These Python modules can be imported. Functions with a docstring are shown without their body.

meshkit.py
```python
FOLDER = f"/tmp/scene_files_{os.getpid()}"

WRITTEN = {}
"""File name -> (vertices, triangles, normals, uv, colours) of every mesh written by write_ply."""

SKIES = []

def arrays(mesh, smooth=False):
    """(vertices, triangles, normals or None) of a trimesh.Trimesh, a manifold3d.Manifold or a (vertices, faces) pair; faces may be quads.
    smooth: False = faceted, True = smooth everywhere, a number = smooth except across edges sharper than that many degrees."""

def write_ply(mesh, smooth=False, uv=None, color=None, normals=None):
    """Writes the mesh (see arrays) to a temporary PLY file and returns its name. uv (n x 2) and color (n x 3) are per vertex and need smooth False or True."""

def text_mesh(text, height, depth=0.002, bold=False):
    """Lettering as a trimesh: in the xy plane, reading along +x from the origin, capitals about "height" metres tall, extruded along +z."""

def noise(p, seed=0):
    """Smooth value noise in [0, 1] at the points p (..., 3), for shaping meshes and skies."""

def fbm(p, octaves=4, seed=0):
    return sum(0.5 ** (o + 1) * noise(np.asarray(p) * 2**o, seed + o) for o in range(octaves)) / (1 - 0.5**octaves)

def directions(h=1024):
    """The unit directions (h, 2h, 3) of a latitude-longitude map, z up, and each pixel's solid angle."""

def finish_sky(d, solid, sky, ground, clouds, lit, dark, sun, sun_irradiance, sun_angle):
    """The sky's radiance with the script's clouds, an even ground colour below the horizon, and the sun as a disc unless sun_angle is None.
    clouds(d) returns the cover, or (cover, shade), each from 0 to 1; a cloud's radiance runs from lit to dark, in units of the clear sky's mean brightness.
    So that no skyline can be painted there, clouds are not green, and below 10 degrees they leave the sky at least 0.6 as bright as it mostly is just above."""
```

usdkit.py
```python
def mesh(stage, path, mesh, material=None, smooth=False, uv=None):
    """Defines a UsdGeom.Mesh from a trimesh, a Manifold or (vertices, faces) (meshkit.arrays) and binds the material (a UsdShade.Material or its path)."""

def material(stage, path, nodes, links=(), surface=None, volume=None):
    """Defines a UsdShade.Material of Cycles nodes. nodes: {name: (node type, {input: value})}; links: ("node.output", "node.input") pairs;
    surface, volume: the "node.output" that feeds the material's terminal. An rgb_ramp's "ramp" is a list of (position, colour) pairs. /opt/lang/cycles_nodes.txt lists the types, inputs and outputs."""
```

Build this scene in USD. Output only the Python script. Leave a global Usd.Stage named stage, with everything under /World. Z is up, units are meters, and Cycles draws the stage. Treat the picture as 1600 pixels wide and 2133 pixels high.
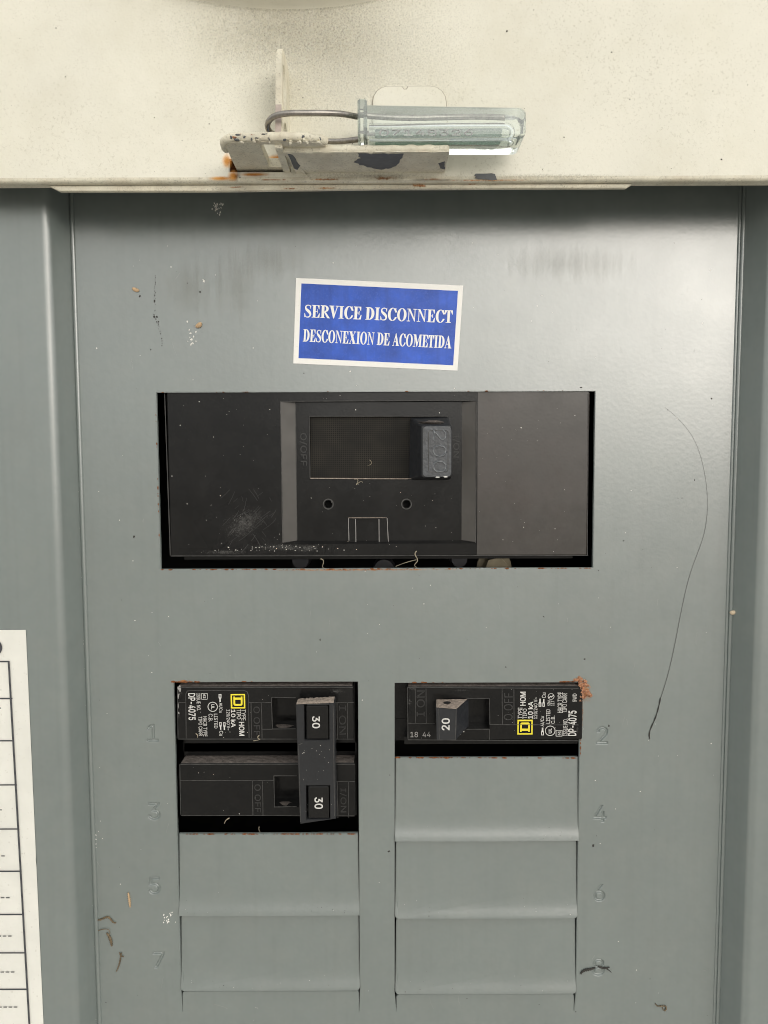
import math, random
import numpy as np, trimesh, usdkit, meshkit
import manifold3d as m3
from shapely import affinity, geometry as sg, ops
from pxr import Usd, UsdGeom, UsdLux, UsdShade, Gf, Sdf

rnd = random.Random(7)
stage = Usd.Stage.CreateInMemory()
UsdGeom.SetStageUpAxis(stage, 'Z')
UsdGeom.Xform.Define(stage, '/World')
UsdGeom.Scope.Define(stage, '/World/Looks')

# ------------------------------------------------------------------ camera
# Everything is laid out in millimetres on the panel: x right, z up, d out of the panel towards the viewer (0 = face of the breaker cover).
EYE_H, DIST, FPX = 1400.0, 248.0, 1540.0
EXPOSURE = 1.10
_p, _r = math.radians(4.3), math.radians(0.2)
_F = np.array([0, math.cos(_p), -math.sin(_p)]); _U0 = np.array([0, math.sin(_p), math.cos(_p)]); _R0 = np.array([1.0, 0, 0])
_R = _R0 * math.cos(_r) - _U0 * math.sin(_r); _U = _U0 * math.cos(_r) + _R0 * math.sin(_r)
cam = UsdGeom.Camera.Define(stage, '/World/Camera')
cam.CreateHorizontalApertureAttr(36.0); cam.CreateFocalLengthAttr(36.0 * FPX / 1600)
cam.CreateClippingRangeAttr(Gf.Vec2f(0.01, 2000)); cam.CreateExposureAttr(EXPOSURE)
_m = Gf.Matrix4d(*_R, 0, *_U, 0, *(-_F), 0, 0, -DIST / 1000, EYE_H / 1000, 1)
UsdGeom.Xformable(cam).AddTransformOp().Set(_m)

def P(px, py, d=0.0):
    """Where the photograph's pixel lies on the plane d: (x, z)."""
    v = _F + _R * (px - 800) / FPX + _U * (1066.5 - py) / FPX
    t = (DIST - d) / v[1]
    return v[0] * t, v[2] * t
def Q(px, py, z):
    """Where the pixel lies on the level plane z: (x, d)."""
    v = _F + _R * (px - 800) / FPX + _U * (1066.5 - py) / FPX
    t = z / v[2]
    return v[0] * t, DIST - v[1] * t

# ------------------------------------------------------------------ sky and sun: bright overcast
SUN_EL, SUN_AZ = math.radians(5), math.radians(154)      # azimuth = atan2(x, y): in front of the panel, to the right
sdir = np.array([math.cos(SUN_EL) * math.sin(SUN_AZ), math.cos(SUN_EL) * math.cos(SUN_AZ), math.sin(SUN_EL)])
SKY = 0.12
sky = usdkit.material(stage, '/World/Looks/sky', {
    's': ('sky_texture', {'sky_type': 'single_scattering', 'sun_disc': False, 'sun_elevation': SUN_EL, 'sun_rotation': SUN_AZ, 'aerosol_density': 10.0}),
    'bw': ('rgb_to_bw', {}), 'tint': ('mix_color', {'blend_type': 'multiply', 'fac': 1.0, 'b': (1.0, 1.0, 0.97), 'use_clamp': False}),
    'cl': ('mix_color', {'blend_type': 'add', 'fac': 1.0, 'b': (3.4, 3.4, 3.4), 'use_clamp': False}), 'm': ('mix_color', {'fac': 0.85, 'use_clamp': False}),
    'bg': ('background_shader', {'strength': SKY})},
    [('s.color', 'bw.color'), ('bw.val', 'cl.a'), ('cl.result', 'tint.a'), ('s.color', 'm.a'), ('tint.result', 'm.b'), ('m.result', 'bg.color')], surface='bg.background')
dome = UsdLux.DomeLight.Define(stage, '/World/sky')
UsdShade.MaterialBindingAPI.Apply(dome.GetPrim()).Bind(sky)
dome.GetPrim().SetCustomDataByKey('kind', 'structure')
sun = UsdLux.DistantLight.Define(stage, '/World/sun')
l = UsdLux.LightAPI(sun.GetPrim()); l.CreateNormalizeAttr(True); l.CreateIntensityAttr(0.12); l.CreateColorAttr(Gf.Vec3f(1.0, 0.97, 0.92))
sun.CreateAngleAttr(64.0)
_z = sdir; _x = np.cross([0, 0, 1], _z); _x /= np.linalg.norm(_x); _y = np.cross(_z, _x)
UsdGeom.Xformable(sun).AddTransformOp().Set(Gf.Matrix4d(*_x, 0, *_y, 0, *_z, 0, 0, 0, 0, 1))

# ------------------------------------------------------------------ materials (procedural; position in metres)
def mat(name, nodes, links, surface):
    return usdkit.material(stage, '/World/Looks/' + name, nodes, links, surface=surface)

def coated(name, base, rough, spec=0.5, ior=1.5, metal=0.0, blotch=0.12, blotch_scale=25, dirt=None, dirt_amt=0.0, dirt_scale=1800, dirt_cut=(0.62, 0.75),
           rough_var=0.08, bump=0.03, bump_scale=900, streak=0.0, coat=0.0, dust=None, dust_amt=0.0, dust_scale=60):
    """A painted or moulded surface: base colour with blotches, vertical streaks, fine dirt flecks, uneven gloss and orange peel."""
    dk = tuple(c * (1 - blotch) for c in base); lt = tuple(min(1, c * (1 + blotch)) for c in base)
    N = {'g': ('geometry', {}),
         'n1': ('noise_texture', {'scale': blotch_scale, 'detail': 5, 'roughness': 0.6}),
         'r1': ('rgb_ramp', {'ramp': [(0.3, dk), (0.7, lt)]}),
         'n2': ('noise_texture', {'scale': dirt_scale, 'detail': 3, 'roughness': 0.7}),
         'r2': ('rgb_ramp', {'ramp': [(dirt_cut[0], (0, 0, 0)), (dirt_cut[1], (1, 1, 1))]}),
         'n2b': ('noise_texture', {'scale': blotch_scale * 1.7, 'detail': 7, 'roughness': 0.65}),
         'r2b': ('rgb_ramp', {'ramp': [(0.4, (0.25,) * 3), (0.65, (1, 1, 1))]}),
         'k2': ('mix_color', {'blend_type': 'multiply', 'fac': 1.0}),
         'a2': ('math', {'math_type': 'multiply', 'value2': dirt_amt}),
         'mx': ('mix_color', {'b': dirt or dk}),
         'mp': ('mapping', {'scale': (420, 420, 14)}),
         'n3': ('noise_texture', {'scale': 1.0, 'detail': 3}),
         'r3': ('rgb_ramp', {'ramp': [(0.5, (0, 0, 0)), (0.78, (1, 1, 1))]}),
         'a3': ('math', {'math_type': 'multiply', 'value2': streak}),
         'mx3': ('mix_color', {'b': tuple(c * 0.62 for c in base)}),
         'n4': ('noise_texture', {'scale': bump_scale, 'detail': 2}),
         'bp': ('bump', {'strength': bump, 'distance': 0.0004}),
         'n5': ('noise_texture', {'scale': dust_scale, 'detail': 6, 'roughness': 0.7}),
         'r5': ('rgb_ramp', {'ramp': [(0.45, (0, 0, 0)), (0.75, (1, 1, 1))]}),
         'a5': ('math', {'math_type': 'multiply', 'value2': dust_amt}),
         'mx5': ('mix_color', {'b': dust or dk}),
         'rr': ('map_range', {'from_min': 0.3, 'from_max': 0.7, 'to_min': rough - rough_var, 'to_max': rough + rough_var}),
         'p': ('principled_bsdf', {'metallic': metal, 'specular_ior_level': spec, 'ior': ior, 'coat_weight': coat})}
    L = [('g.position', f'{n}.vector') for n in ('n1', 'n2', 'n2b', 'n4', 'n5', 'mp')]
    L += [('mp.vector', 'n3.vector'), ('n1.fac', 'r1.fac'), ('n2.fac', 'r2.fac'), ('n2b.fac', 'r2b.fac'), ('r2.color', 'k2.a'), ('r2b.color', 'k2.b'), ('k2.result', 'a2.value1'),
          ('a2.value', 'mx.fac'), ('r1.color', 'mx.a'), ('n3.fac', 'r3.fac'), ('r3.color', 'a3.value1'), ('a3.value', 'mx3.fac'), ('mx.result', 'mx3.a'),
          ('n5.fac', 'r5.fac'), ('r5.color', 'a5.value1'), ('a5.value', 'mx5.fac'), ('mx3.result', 'mx5.a'),
          ('mx5.result', 'p.base_color'), ('n4.fac', 'bp.height'), ('bp.normal', 'p.normal'), ('n2b.fac', 'rr.value'), ('rr.result', 'p.roughness')]
    return mat(name, N, L, 'p.BSDF')

def stain(name, col, amount=1.0, lo=0.1, hi=0.5, k=1.2, scale=900, rough=0.8, col2=None, stretch=(1, 1, 1)):
    """A thin film that breaks up towards its rim: rust, chalk, dust. The mesh's st runs from -1 to 1."""
    N = {'u': ('uvmap', {'attribute': 'st'}), 'ln': ('vector_math', {'math_type': 'length'}), 'g': ('geometry', {}),
         'mp': ('mapping', {'scale': stretch}),
         'n': ('noise_texture', {'scale': scale, 'detail': 5, 'roughness': 0.65}),
         'a': ('math', {'math_type': 'multiply_add', 'value2': k, 'value3': 1 - k / 2}),
         'b': ('math', {'math_type': 'subtract'}),
         'mr': ('map_range', {'from_min': lo, 'from_max': hi, 'to_min': 0, 'to_max': amount, 'clamp': True}),
         'rim': ('map_range', {'from_min': 1.0, 'from_max': 0.35, 'to_min': 0.0, 'to_max': 1.0, 'clamp': True}), 'mm': ('math', {'math_type': 'multiply'}),
         'n2': ('noise_texture', {'scale': scale * 0.6, 'detail': 3}), 'cr': ('rgb_ramp', {'ramp': [(0.35, col), (0.65, col2 or col)]}),
         't': ('transparent_bsdf', {}), 'p': ('principled_bsdf', {'roughness': rough, 'specular_ior_level': 0.2}), 'm': ('mix_closure', {})}
    L = [('u.UV', 'ln.vector1'), ('g.position', 'mp.vector'), ('mp.vector', 'n.vector'), ('g.position', 'n2.vector'), ('n.fac', 'a.value1'), ('a.value', 'b.value1'), ('ln.value', 'b.value2'),
         ('b.value', 'mr.value'), ('ln.value', 'rim.value'), ('mr.result', 'mm.value1'), ('rim.result', 'mm.value2'), ('mm.value', 'm.fac'), ('n2.fac', 'cr.fac'), ('cr.color', 'p.base_color'), ('t.BSDF', 'm.closure1'), ('p.BSDF', 'm.closure2')]
    return mat(name, N, L, 'm.closure')

GREY = coated('grey_paint', (0.138, 0.163, 0.155), 0.28, ior=2.25, rough_var=0.03, blotch=0.05, dirt=(0.09, 0.085, 0.07), dirt_amt=0.45, dirt_scale=2600, dirt_cut=(0.66, 0.74),
              bump=0.06, bump_scale=700, streak=0.18, dust=(0.26, 0.25, 0.215), dust_amt=0.11, dust_scale=90)
GREYBOX = coated('grey_enclosure_paint', (0.15, 0.175, 0.167), 0.30, ior=2.0, rough_var=0.03, blotch=0.06, dirt=(0.09, 0.085, 0.07), dirt_amt=0.5, dirt_scale=2400,
                 bump=0.05, bump_scale=700, streak=0.15, dust=(0.26, 0.25, 0.215), dust_amt=0.11, dust_scale=90)
CREAM = coated('cream_paint', (0.70, 0.68, 0.585), 0.55, spec=0.4, blotch=0.06, blotch_scale=18, dirt=(0.30, 0.27, 0.19), dirt_amt=0.42, dirt_scale=1500, dirt_cut=(0.56, 0.68),
               bump=0.12, bump_scale=1300, dust=(0.56, 0.53, 0.41), dust_amt=0.45, dust_scale=24)
CREAM_OLD = coated('weathered_cream_paint', (0.62, 0.59, 0.48), 0.6, spec=0.35, blotch=0.14, blotch_scale=160, dirt=(0.22, 0.2, 0.16), dirt_amt=0.8, dirt_scale=1700, dirt_cut=(0.54, 0.66),
                   bump=0.35, bump_scale=600, dust=(0.46, 0.38, 0.27), dust_amt=0.5, dust_scale=120)
BLACK = coated('black_plastic', (0.005, 0.005, 0.005), 0.17, ior=1.36, blotch=0.25, blotch_scale=50, dirt=(0.20, 0.19, 0.17), dirt_amt=0.35, dirt_scale=2600, dirt_cut=(0.69, 0.76),
               bump=0.05, bump_scale=1500, dust=(0.04, 0.037, 0.034), dust_amt=0.12, dust_scale=55)
WORN = coated('worn_toggle_face', (0.042, 0.046, 0.052), 0.34, spec=0.6, blotch=0.45, blotch_scale=260, dirt=(0.16, 0.16, 0.16), dirt_amt=0.5, dirt_scale=2200, dirt_cut=(0.6, 0.72), bump=0.25, bump_scale=1200)
SCUFF = coated('scuffed_plastic', (0.05, 0.048, 0.046), 0.6, blotch=0.5, blotch_scale=400)
STRIP = coated('painted_sheen_strip', (0.062, 0.058, 0.053), 0.4, spec=0.4, blotch=0.15, blotch_scale=90, dirt=(0.2, 0.19, 0.17), dirt_amt=0.3, dirt_scale=2400, dirt_cut=(0.66, 0.74))  # grey base paints in the sky reflected by the sloping facets
NUMBER = coated('glossy_raised_black', (0.05, 0.055, 0.062), 0.08, ior=2.4, bump=0.2, bump_scale=900)
BLACK_SHEEN_DUST = coated('sheen_dust_black_plastic', (0.040, 0.036, 0.032), 0.28, spec=0.5, blotch=0.12, blotch_scale=60, dirt=(0.20, 0.19, 0.17), dirt_amt=0.3, dirt_scale=2600, dirt_cut=(0.69, 0.76),
               bump=0.03, bump_scale=1500, dust=(0.075, 0.055, 0.05), dust_amt=0.3, dust_scale=40)  # lighter base paints in the sky reflection on the right panel, plus some dust
BLACK_GLOSS = coated('glossy_black_plastic', (0.014, 0.015, 0.017), 0.22, spec=0.55, blotch=0.2, dirt=(0.25, 0.23, 0.2), dirt_amt=0.3, dirt_scale=2400, dirt_cut=(0.68, 0.76), bump=0.1, bump_scale=1400)
DARK_LINE = coated('dusty_seam', (0.05, 0.0485, 0.046), 0.7, blotch=0.5, blotch_scale=400, dirt=(0.03, 0.03, 0.03), dirt_amt=0.8, dirt_scale=1200, dirt_cut=(0.45, 0.6))
FAINT = coated('moulded_lettering', (0.021, 0.0205, 0.02), 0.5, blotch=0.3, blotch_scale=300)
DUST = coated('dust', (0.27, 0.225, 0.19), 0.9, spec=0.1, blotch=0.35, blotch_scale=900, dirt=(0.06, 0.05, 0.045), dirt_amt=0.7, dirt_scale=3000, dirt_cut=(0.52, 0.64), bump=0.6, bump_scale=2500)
DUST_DARK = coated('thin_dust', (0.12, 0.105, 0.095), 0.9, spec=0.1, blotch=0.45, blotch_scale=700, dirt=(0.035, 0.03, 0.03), dirt_amt=0.8, dirt_scale=2600, dirt_cut=(0.5, 0.62), bump=0.5, bump_scale=2500)
WHITE_INK = coated('white_print', (0.57, 0.56, 0.535), 0.5, blotch=0.12, blotch_scale=500)
STICKER_WHITE = coated('sticker_white_ink', (0.82, 0.81, 0.78), 0.5, blotch=0.04)
YELLOW_INK = coated('yellow_print', (0.78, 0.66, 0.03), 0.5, blotch=0.05)
GREY_INK = coated('grey_print', (0.28, 0.27, 0.26), 0.6, blotch=0.15, blotch_scale=300)
BLUE = coated('blue_vinyl', (0.018, 0.082, 0.46), 0.42, spec=0.45, blotch=0.3, blotch_scale=110, dirt=(0.08, 0.15, 0.55), dirt_amt=0.5, dirt_scale=1600, dirt_cut=(0.5, 0.7), bump=0.08, bump_scale=500, streak=0.5)
VINYL = coated('white_vinyl', (0.80, 0.79, 0.755), 0.45, blotch=0.04, dirt=(0.45, 0.40, 0.34), dirt_amt=0.4, dirt_scale=1500, bump=0.04)
PAPER = coated('paper', (0.70, 0.695, 0.64), 0.65, spec=0.3, blotch=0.06, blotch_scale=60, dirt=(0.36, 0.33, 0.27), dirt_amt=0.65, dirt_scale=700, dirt_cut=(0.62, 0.74), bump=0.1, bump_scale=120)
INK = coated('black_ink', (0.05, 0.052, 0.058), 0.6, blotch=0.2, blotch_scale=400)
STEEL = coated('bright_wire', (0.30, 0.28, 0.255), 0.28, metal=1.0, blotch=0.15, blotch_scale=200, bump=0.05)
BRASS = coated('plated_bolt', (0.16, 0.14, 0.10), 0.4, metal=1.0, blotch=0.2, blotch_scale=200)
DARK_STEEL = coated('dark_screw', (0.03, 0.03, 0.033), 0.4, metal=0.6)
INSIDE = coated('black_interior', (0.012, 0.012, 0.012), 0.7, spec=0.2)
CHIP = coated('bare_grey_primer', (0.095, 0.10, 0.105), 0.55, blotch=0.12, blotch_scale=200, bump=0.2, dirt=(0.2, 0.18, 0.14), dirt_amt=0.3)
RUST = coated('rust', (0.20, 0.075, 0.03), 0.9, spec=0.1, blotch=0.5, blotch_scale=900, dirt=(0.06, 0.025, 0.015), dirt_amt=0.7, dirt_scale=2500, dirt_cut=(0.48, 0.62), bump=0.8, bump_scale=2200)
RUST_LIGHT = coated('flaking_rust', (0.40, 0.19, 0.10), 0.9, spec=0.1, blotch=0.5, blotch_scale=1300, dirt=(0.12, 0.05, 0.045), dirt_amt=0.9, dirt_scale=1800, dirt_cut=(0.45, 0.6), bump=0.8, bump_scale=2500, dust=(0.5, 0.36, 0.26), dust_amt=0.7, dust_scale=1500)
LINT = coated('grey_lint', (0.30, 0.26, 0.19), 0.8, blotch=0.4, blotch_scale=900)
SEED = coated('dry_husk', (0.48, 0.33, 0.19), 0.6, blotch=0.35, blotch_scale=900, bump=0.4)
SEED_PALE = coated('pale_husk', (0.60, 0.49, 0.35), 0.6, blotch=0.3, blotch_scale=900, bump=0.4)
BARK = coated('brown_debris', (0.13, 0.095, 0.055), 0.8, blotch=0.6, blotch_scale=1200, dirt=(0.35, 0.29, 0.18), dirt_amt=0.8, dirt_scale=1400, dirt_cut=(0.56, 0.66), bump=0.5)
BLACKSPOT = coated('dark_fleck', (0.03, 0.028, 0.024), 0.8)
CHALK = coated('white_fleck', (0.75, 0.73, 0.68), 0.7)
CONCRETE = coated('concrete', (0.33, 0.31, 0.28), 0.9, blotch=0.2, blotch_scale=1.5)
ST_RUST = stain('rust_stain', (0.36, 0.15, 0.035), 0.8, 0.45, 0.95, 1.9, 900, col2=(0.16, 0.055, 0.015))
ST_RUST_OR = stain('orange_rust_stain', (0.62, 0.30, 0.06), 0.85, 0.1, 0.8, 0.7, 500, col2=(0.45, 0.17, 0.03))
ST_DIRT = stain('grime', (0.22, 0.195, 0.13), 0.55, 0.1, 1.0, 1.1, 1400, col2=(0.13, 0.115, 0.085))
ST_SOOT = stain('speckled_grime', (0.24, 0.21, 0.14), 0.42, 0.5, 1.3, 2.2, 1900, col2=(0.10, 0.09, 0.065))
ST_CHALK = stain('chalky_dust', (0.36, 0.35, 0.33), 0.10, 0.6, 1.3, 2.2, 2600)
ST_STREAK = stain('water_streaks', (0.10, 0.102, 0.085), 0.2, 0.35, 1.2, 1.7, 1.0, col2=(0.16, 0.15, 0.12), stretch=(420, 420, 30))
N_ = {'g': ('geometry', {}), 'mp': ('mapping', {'scale': (1, 1, 1)}), 'w1': ('wave_texture', {'wave_type': 'bands', 'bands_direction': 'x', 'scale': 480, 'distortion': 0.0}),
      'w2': ('wave_texture', {'wave_type': 'bands', 'bands_direction': 'z', 'scale': 480, 'distortion': 0.0}),
      'nz': ('noise_texture', {'scale': 160, 'detail': 4}), 'mx': ('math', {'math_type': 'maximum'}), 'pw': ('math', {'math_type': 'power', 'value2': 4.0}), 'ml': ('math', {'math_type': 'multiply'}),
      'r': ('rgb_ramp', {'ramp': [(0.0, (0.002, 0.002, 0.002)), (0.6, (0.030, 0.026, 0.019))]}), 'p': ('principled_bsdf', {'roughness': 0.75, 'specular_ior_level': 0.3})}
MESHCLOTH = mat('woven_screen', N_, [('g.position', 'w1.vector'), ('g.position', 'w2.vector'), ('g.position', 'nz.vector'), ('w1.fac', 'mx.value1'), ('w2.fac', 'mx.value2'), ('mx.value', 'pw.value1'),
                                     ('pw.value', 'ml.value1'), ('nz.fac', 'ml.value2'), ('ml.value', 'r.fac'), ('r.color', 'p.base_color')], 'p.BSDF')
def plastic(name, col, rough):
    return mat(name, {'g': ('geometry', {}), 'n': ('noise_texture', {'scale': 260, 'detail': 3}), 'b': ('bump', {'strength': 0.08, 'distance': 0.0006}), 'p': ('principled_bsdf', {'base_color': col, 'roughness': rough, 'transmission_weight': 0.9, 'ior': 1.49})},
               [('g.position', 'n.vector'), ('n.fac', 'b.height'), ('b.normal', 'p.normal')], 'p.BSDF')
CLEAR = plastic('clear_plastic', (0.80, 0.86, 0.83), 0.05)
GREENISH = plastic('green_tinted_plastic', (0.30, 0.46, 0.40), 0.15)
FROST = mat('frosted_number', {'p': ('principled_bsdf', {'base_color': (0.85, 0.86, 0.84), 'roughness': 0.45, 'transmission_weight': 0.75})}, [], 'p.BSDF')

# ------------------------------------------------------------------ mesh helpers (all in x, z, d millimetres)
def tri(m):
    if isinstance(m, trimesh.Trimesh): return m
    v, f, _ = meshkit.arrays(m)
    return trimesh.Trimesh(v, f, process=False)
def cat(*ms):
    return trimesh.util.concatenate([tri(m) for m in ms])
def hull(pts):
    return m3.Manifold.hull_points(np.asarray(pts, float))
def box(x0, x1, z0, z1, d0, d1):
    x0, x1 = sorted((x0, x1)); z0, z1 = sorted((z0, z1)); d0, d1 = sorted((d0, d1))
    return m3.Manifold.cube((x1 - x0, z1 - z0, d1 - d0)).translate((x0, z0, d0))
def chbox(x0, x1, z0, z1, d0, d1, c=0.3):
    """Box with chamfered edges."""
    x0, x1 = sorted((x0, x1)); z0, z1 = sorted((z0, z1)); d0, d1 = sorted((d0, d1))
    pts = []
    for a in (0, 1, 2):
        lo = [x0 + c, z0 + c, d0 + c]; hi = [x1 - c, z1 - c, d1 - c]
        lo[a] -= c; hi[a] += c
        pts += [(x, z, d) for x in (lo[0], hi[0]) for z in (lo[1], hi[1]) for d in (lo[2], hi[2])]
    return hull(pts)
def polys(g):
    return [p for p in getattr(g, 'geoms', [g]) if isinstance(p, sg.Polygon) and not p.is_empty and p.area > 1e-5]
def ext(g, d0, d1):
    out = []
    for p in polys(g):
        m = trimesh.creation.extrude_polygon(p, d1 - d0, engine='earcut'); m.apply_translation((0, 0, d0)); out.append(m)
    return trimesh.util.concatenate(out)
def slab(g, d0, d1, bevel=0.2, steps=3):
    """Extruded outline with its front edges eased in fine steps."""
    out = []
    for k in range(steps):
        a = math.pi / 2 * k / (steps - 1) if steps > 1 else 0
        gg = g.buffer(-bevel * (1 - math.cos(a)), join_style=2)
        out.append(ext(gg, d0 + 0.02 * k, d1 - bevel * (1 - math.sin(a))))
    return trimesh.util.concatenate(out)
def along_z(g, z0, z1):
    """A profile in (x, d) drawn out along z."""
    m = ext(g, z0, z1)
    return trimesh.Trimesh(m.vertices[:, [0, 2, 1]], m.faces[:, ::-1], process=False)
def along_x(g, x0, x1):
    """A profile in (d, z) drawn out along x."""
    m = ext(g, x0, x1)
    v = m.vertices
    return trimesh.Trimesh(np.stack([v[:, 2], v[:, 1], v[:, 0]], 1), m.faces[:, ::-1], process=False)
def level(g, z0, z1):
    """An outline in (x, d) given thickness in z."""
    return along_z(g, z0, z1)
def tube(pts, r, sides=10, closed_ends=True):
    p = np.asarray(pts, float); r = np.broadcast_to(r, (len(p),))
    t = np.gradient(p, axis=0); t /= np.linalg.norm(t, axis=1, keepdims=True) + 1e-12
    a = np.cross(t[0], [0.3, 0.2, 1.0]); frames = []
    for k in range(len(p)):
        a = a - t[k] * (a @ t[k]); a /= np.linalg.norm(a); frames.append((a, np.cross(t[k], a)))
    an = np.arange(sides) * 2 * math.pi / sides
    v = np.vstack([p[k] + r[k] * (np.cos(an)[:, None] * frames[k][0] + np.sin(an)[:, None] * frames[k][1]) for k in range(len(p))])
    f = []
    for i in range(len(p) - 1):
        for j in range(sides):
            j2 = (j + 1) % sides
            f += [(i * sides + j, i * sides + j2, (i + 1) * sides + j2), (i * sides + j, (i + 1) * sides + j2, (i + 1) * sides + j)]
    if closed_ends:
        n = len(v); v = np.vstack([v, p[0], p[-1]])
        for j in range(sides):
            j2 = (j + 1) % sides
            f += [(n, j2, j), (n + 1, (len(p) - 1) * sides + j, (len(p) - 1) * sides + j2)]
    m = trimesh.Trimesh(v, f, process=False)
    return m
def spline(pts, n=40):
    from scipy.interpolate import CubicSpline
    p = np.asarray(pts, float); s = np.r_[0, np.cumsum(np.linalg.norm(np.diff(p, axis=0), axis=1))]
    return CubicSpline(s, p)(np.linspace(0, s[-1], n))
def rrect(x0, z0, x1, z1, r):
    return sg.box(min(x0, x1) + r, min(z0, z1) + r, max(x0, x1) - r, max(z0, z1) - r).buffer(r, quad_segs=4)
def blob(cx, cz, rx, rz, n=14, rough=0.35, rot=0.0, R=rnd):
    pts = []
    for k in range(n):
        a = 2 * math.pi * k / n; q = 1 + rough * (R.random() * 2 - 1)
        x, z = rx * q * math.cos(a), rz * q * math.sin(a)
        pts.append((cx + x * math.cos(rot) - z * math.sin(rot), cz + x * math.sin(rot) + z * math.cos(rot)))
    return sg.Polygon(pts).buffer(0)
def film(cx, cz, rx, rz, d, rot=0.0, n=1):
    """(mesh, st) of a flat patch for a stain."""
    g = np.array([(x, z) for z in (-1, 0, 1) for x in (-1, 0, 1)], float)
    c, s = math.cos(rot), math.sin(rot)
    v = np.stack([cx + g[:, 0] * rx * c - g[:, 1] * rz * s, cz + g[:, 0] * rx * s + g[:, 1] * rz * c, np.full(9, d)], 1)
    f = []
    for j in range(2):
        for i in range(2):
            a = j * 3 + i
            f += [(a, a + 1, a + 4), (a, a + 4, a + 3)]
    return trimesh.Trimesh(v, f, process=False), g
def films(items):
    """Several patches as one mesh with st."""
    ms, us = zip(*[film(*i) for i in items])
    return trimesh.util.concatenate(list(ms)), np.vstack(us)
def lump(cx, cz, rx, rz, d0, h, n=10, R=rnd, rot=0.0):
    """A small irregular mound lying on the plane d0."""
    o = list(blob(cx, cz, rx, rz, n, 0.3, rot, R).exterior.coords)[:-1]; n = len(o)
    inner = [(cx + (x - cx) * 0.6, cz + (z - cz) * 0.6) for x, z in o]
    v = [(x, z, d0) for x, z in o] + [(x, z, d0 + h * (0.6 + 0.4 * R.random())) for x, z in inner] + [(cx, cz, d0 + h)]
    f = []
    for k in range(n):
        k2 = (k + 1) % n
        f += [(k, k2, n + k2), (k, n + k2, n + k), (n + k, n + k2, 2 * n)]
    m = trimesh.Trimesh(v, f, process=False)
    if sg.Polygon(o).exterior.is_ccw is False: m.invert()
    return m
def husk(c, a, b, cdep, rot, seed):
    """A seed-like body: bent ellipsoid with a ridge."""
    m = trimesh.creation.icosphere(2, 1.0); v = m.vertices.copy()
    v += 0.16 * (meshkit.fbm(v * 2.3 + seed, 3, seed) - 0.5)[:, None] * v
    v[:, 1] += 0.22 * v[:, 0] ** 2
    v *= (a, b, cdep)
    x, z = v[:, 0].copy(), v[:, 1].copy()
    v[:, 0] = x * math.cos(rot) - z * math.sin(rot); v[:, 1] = x * math.sin(rot) + z * math.cos(rot)
    return trimesh.Trimesh(v + np.asarray(c), m.faces, process=False)

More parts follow.
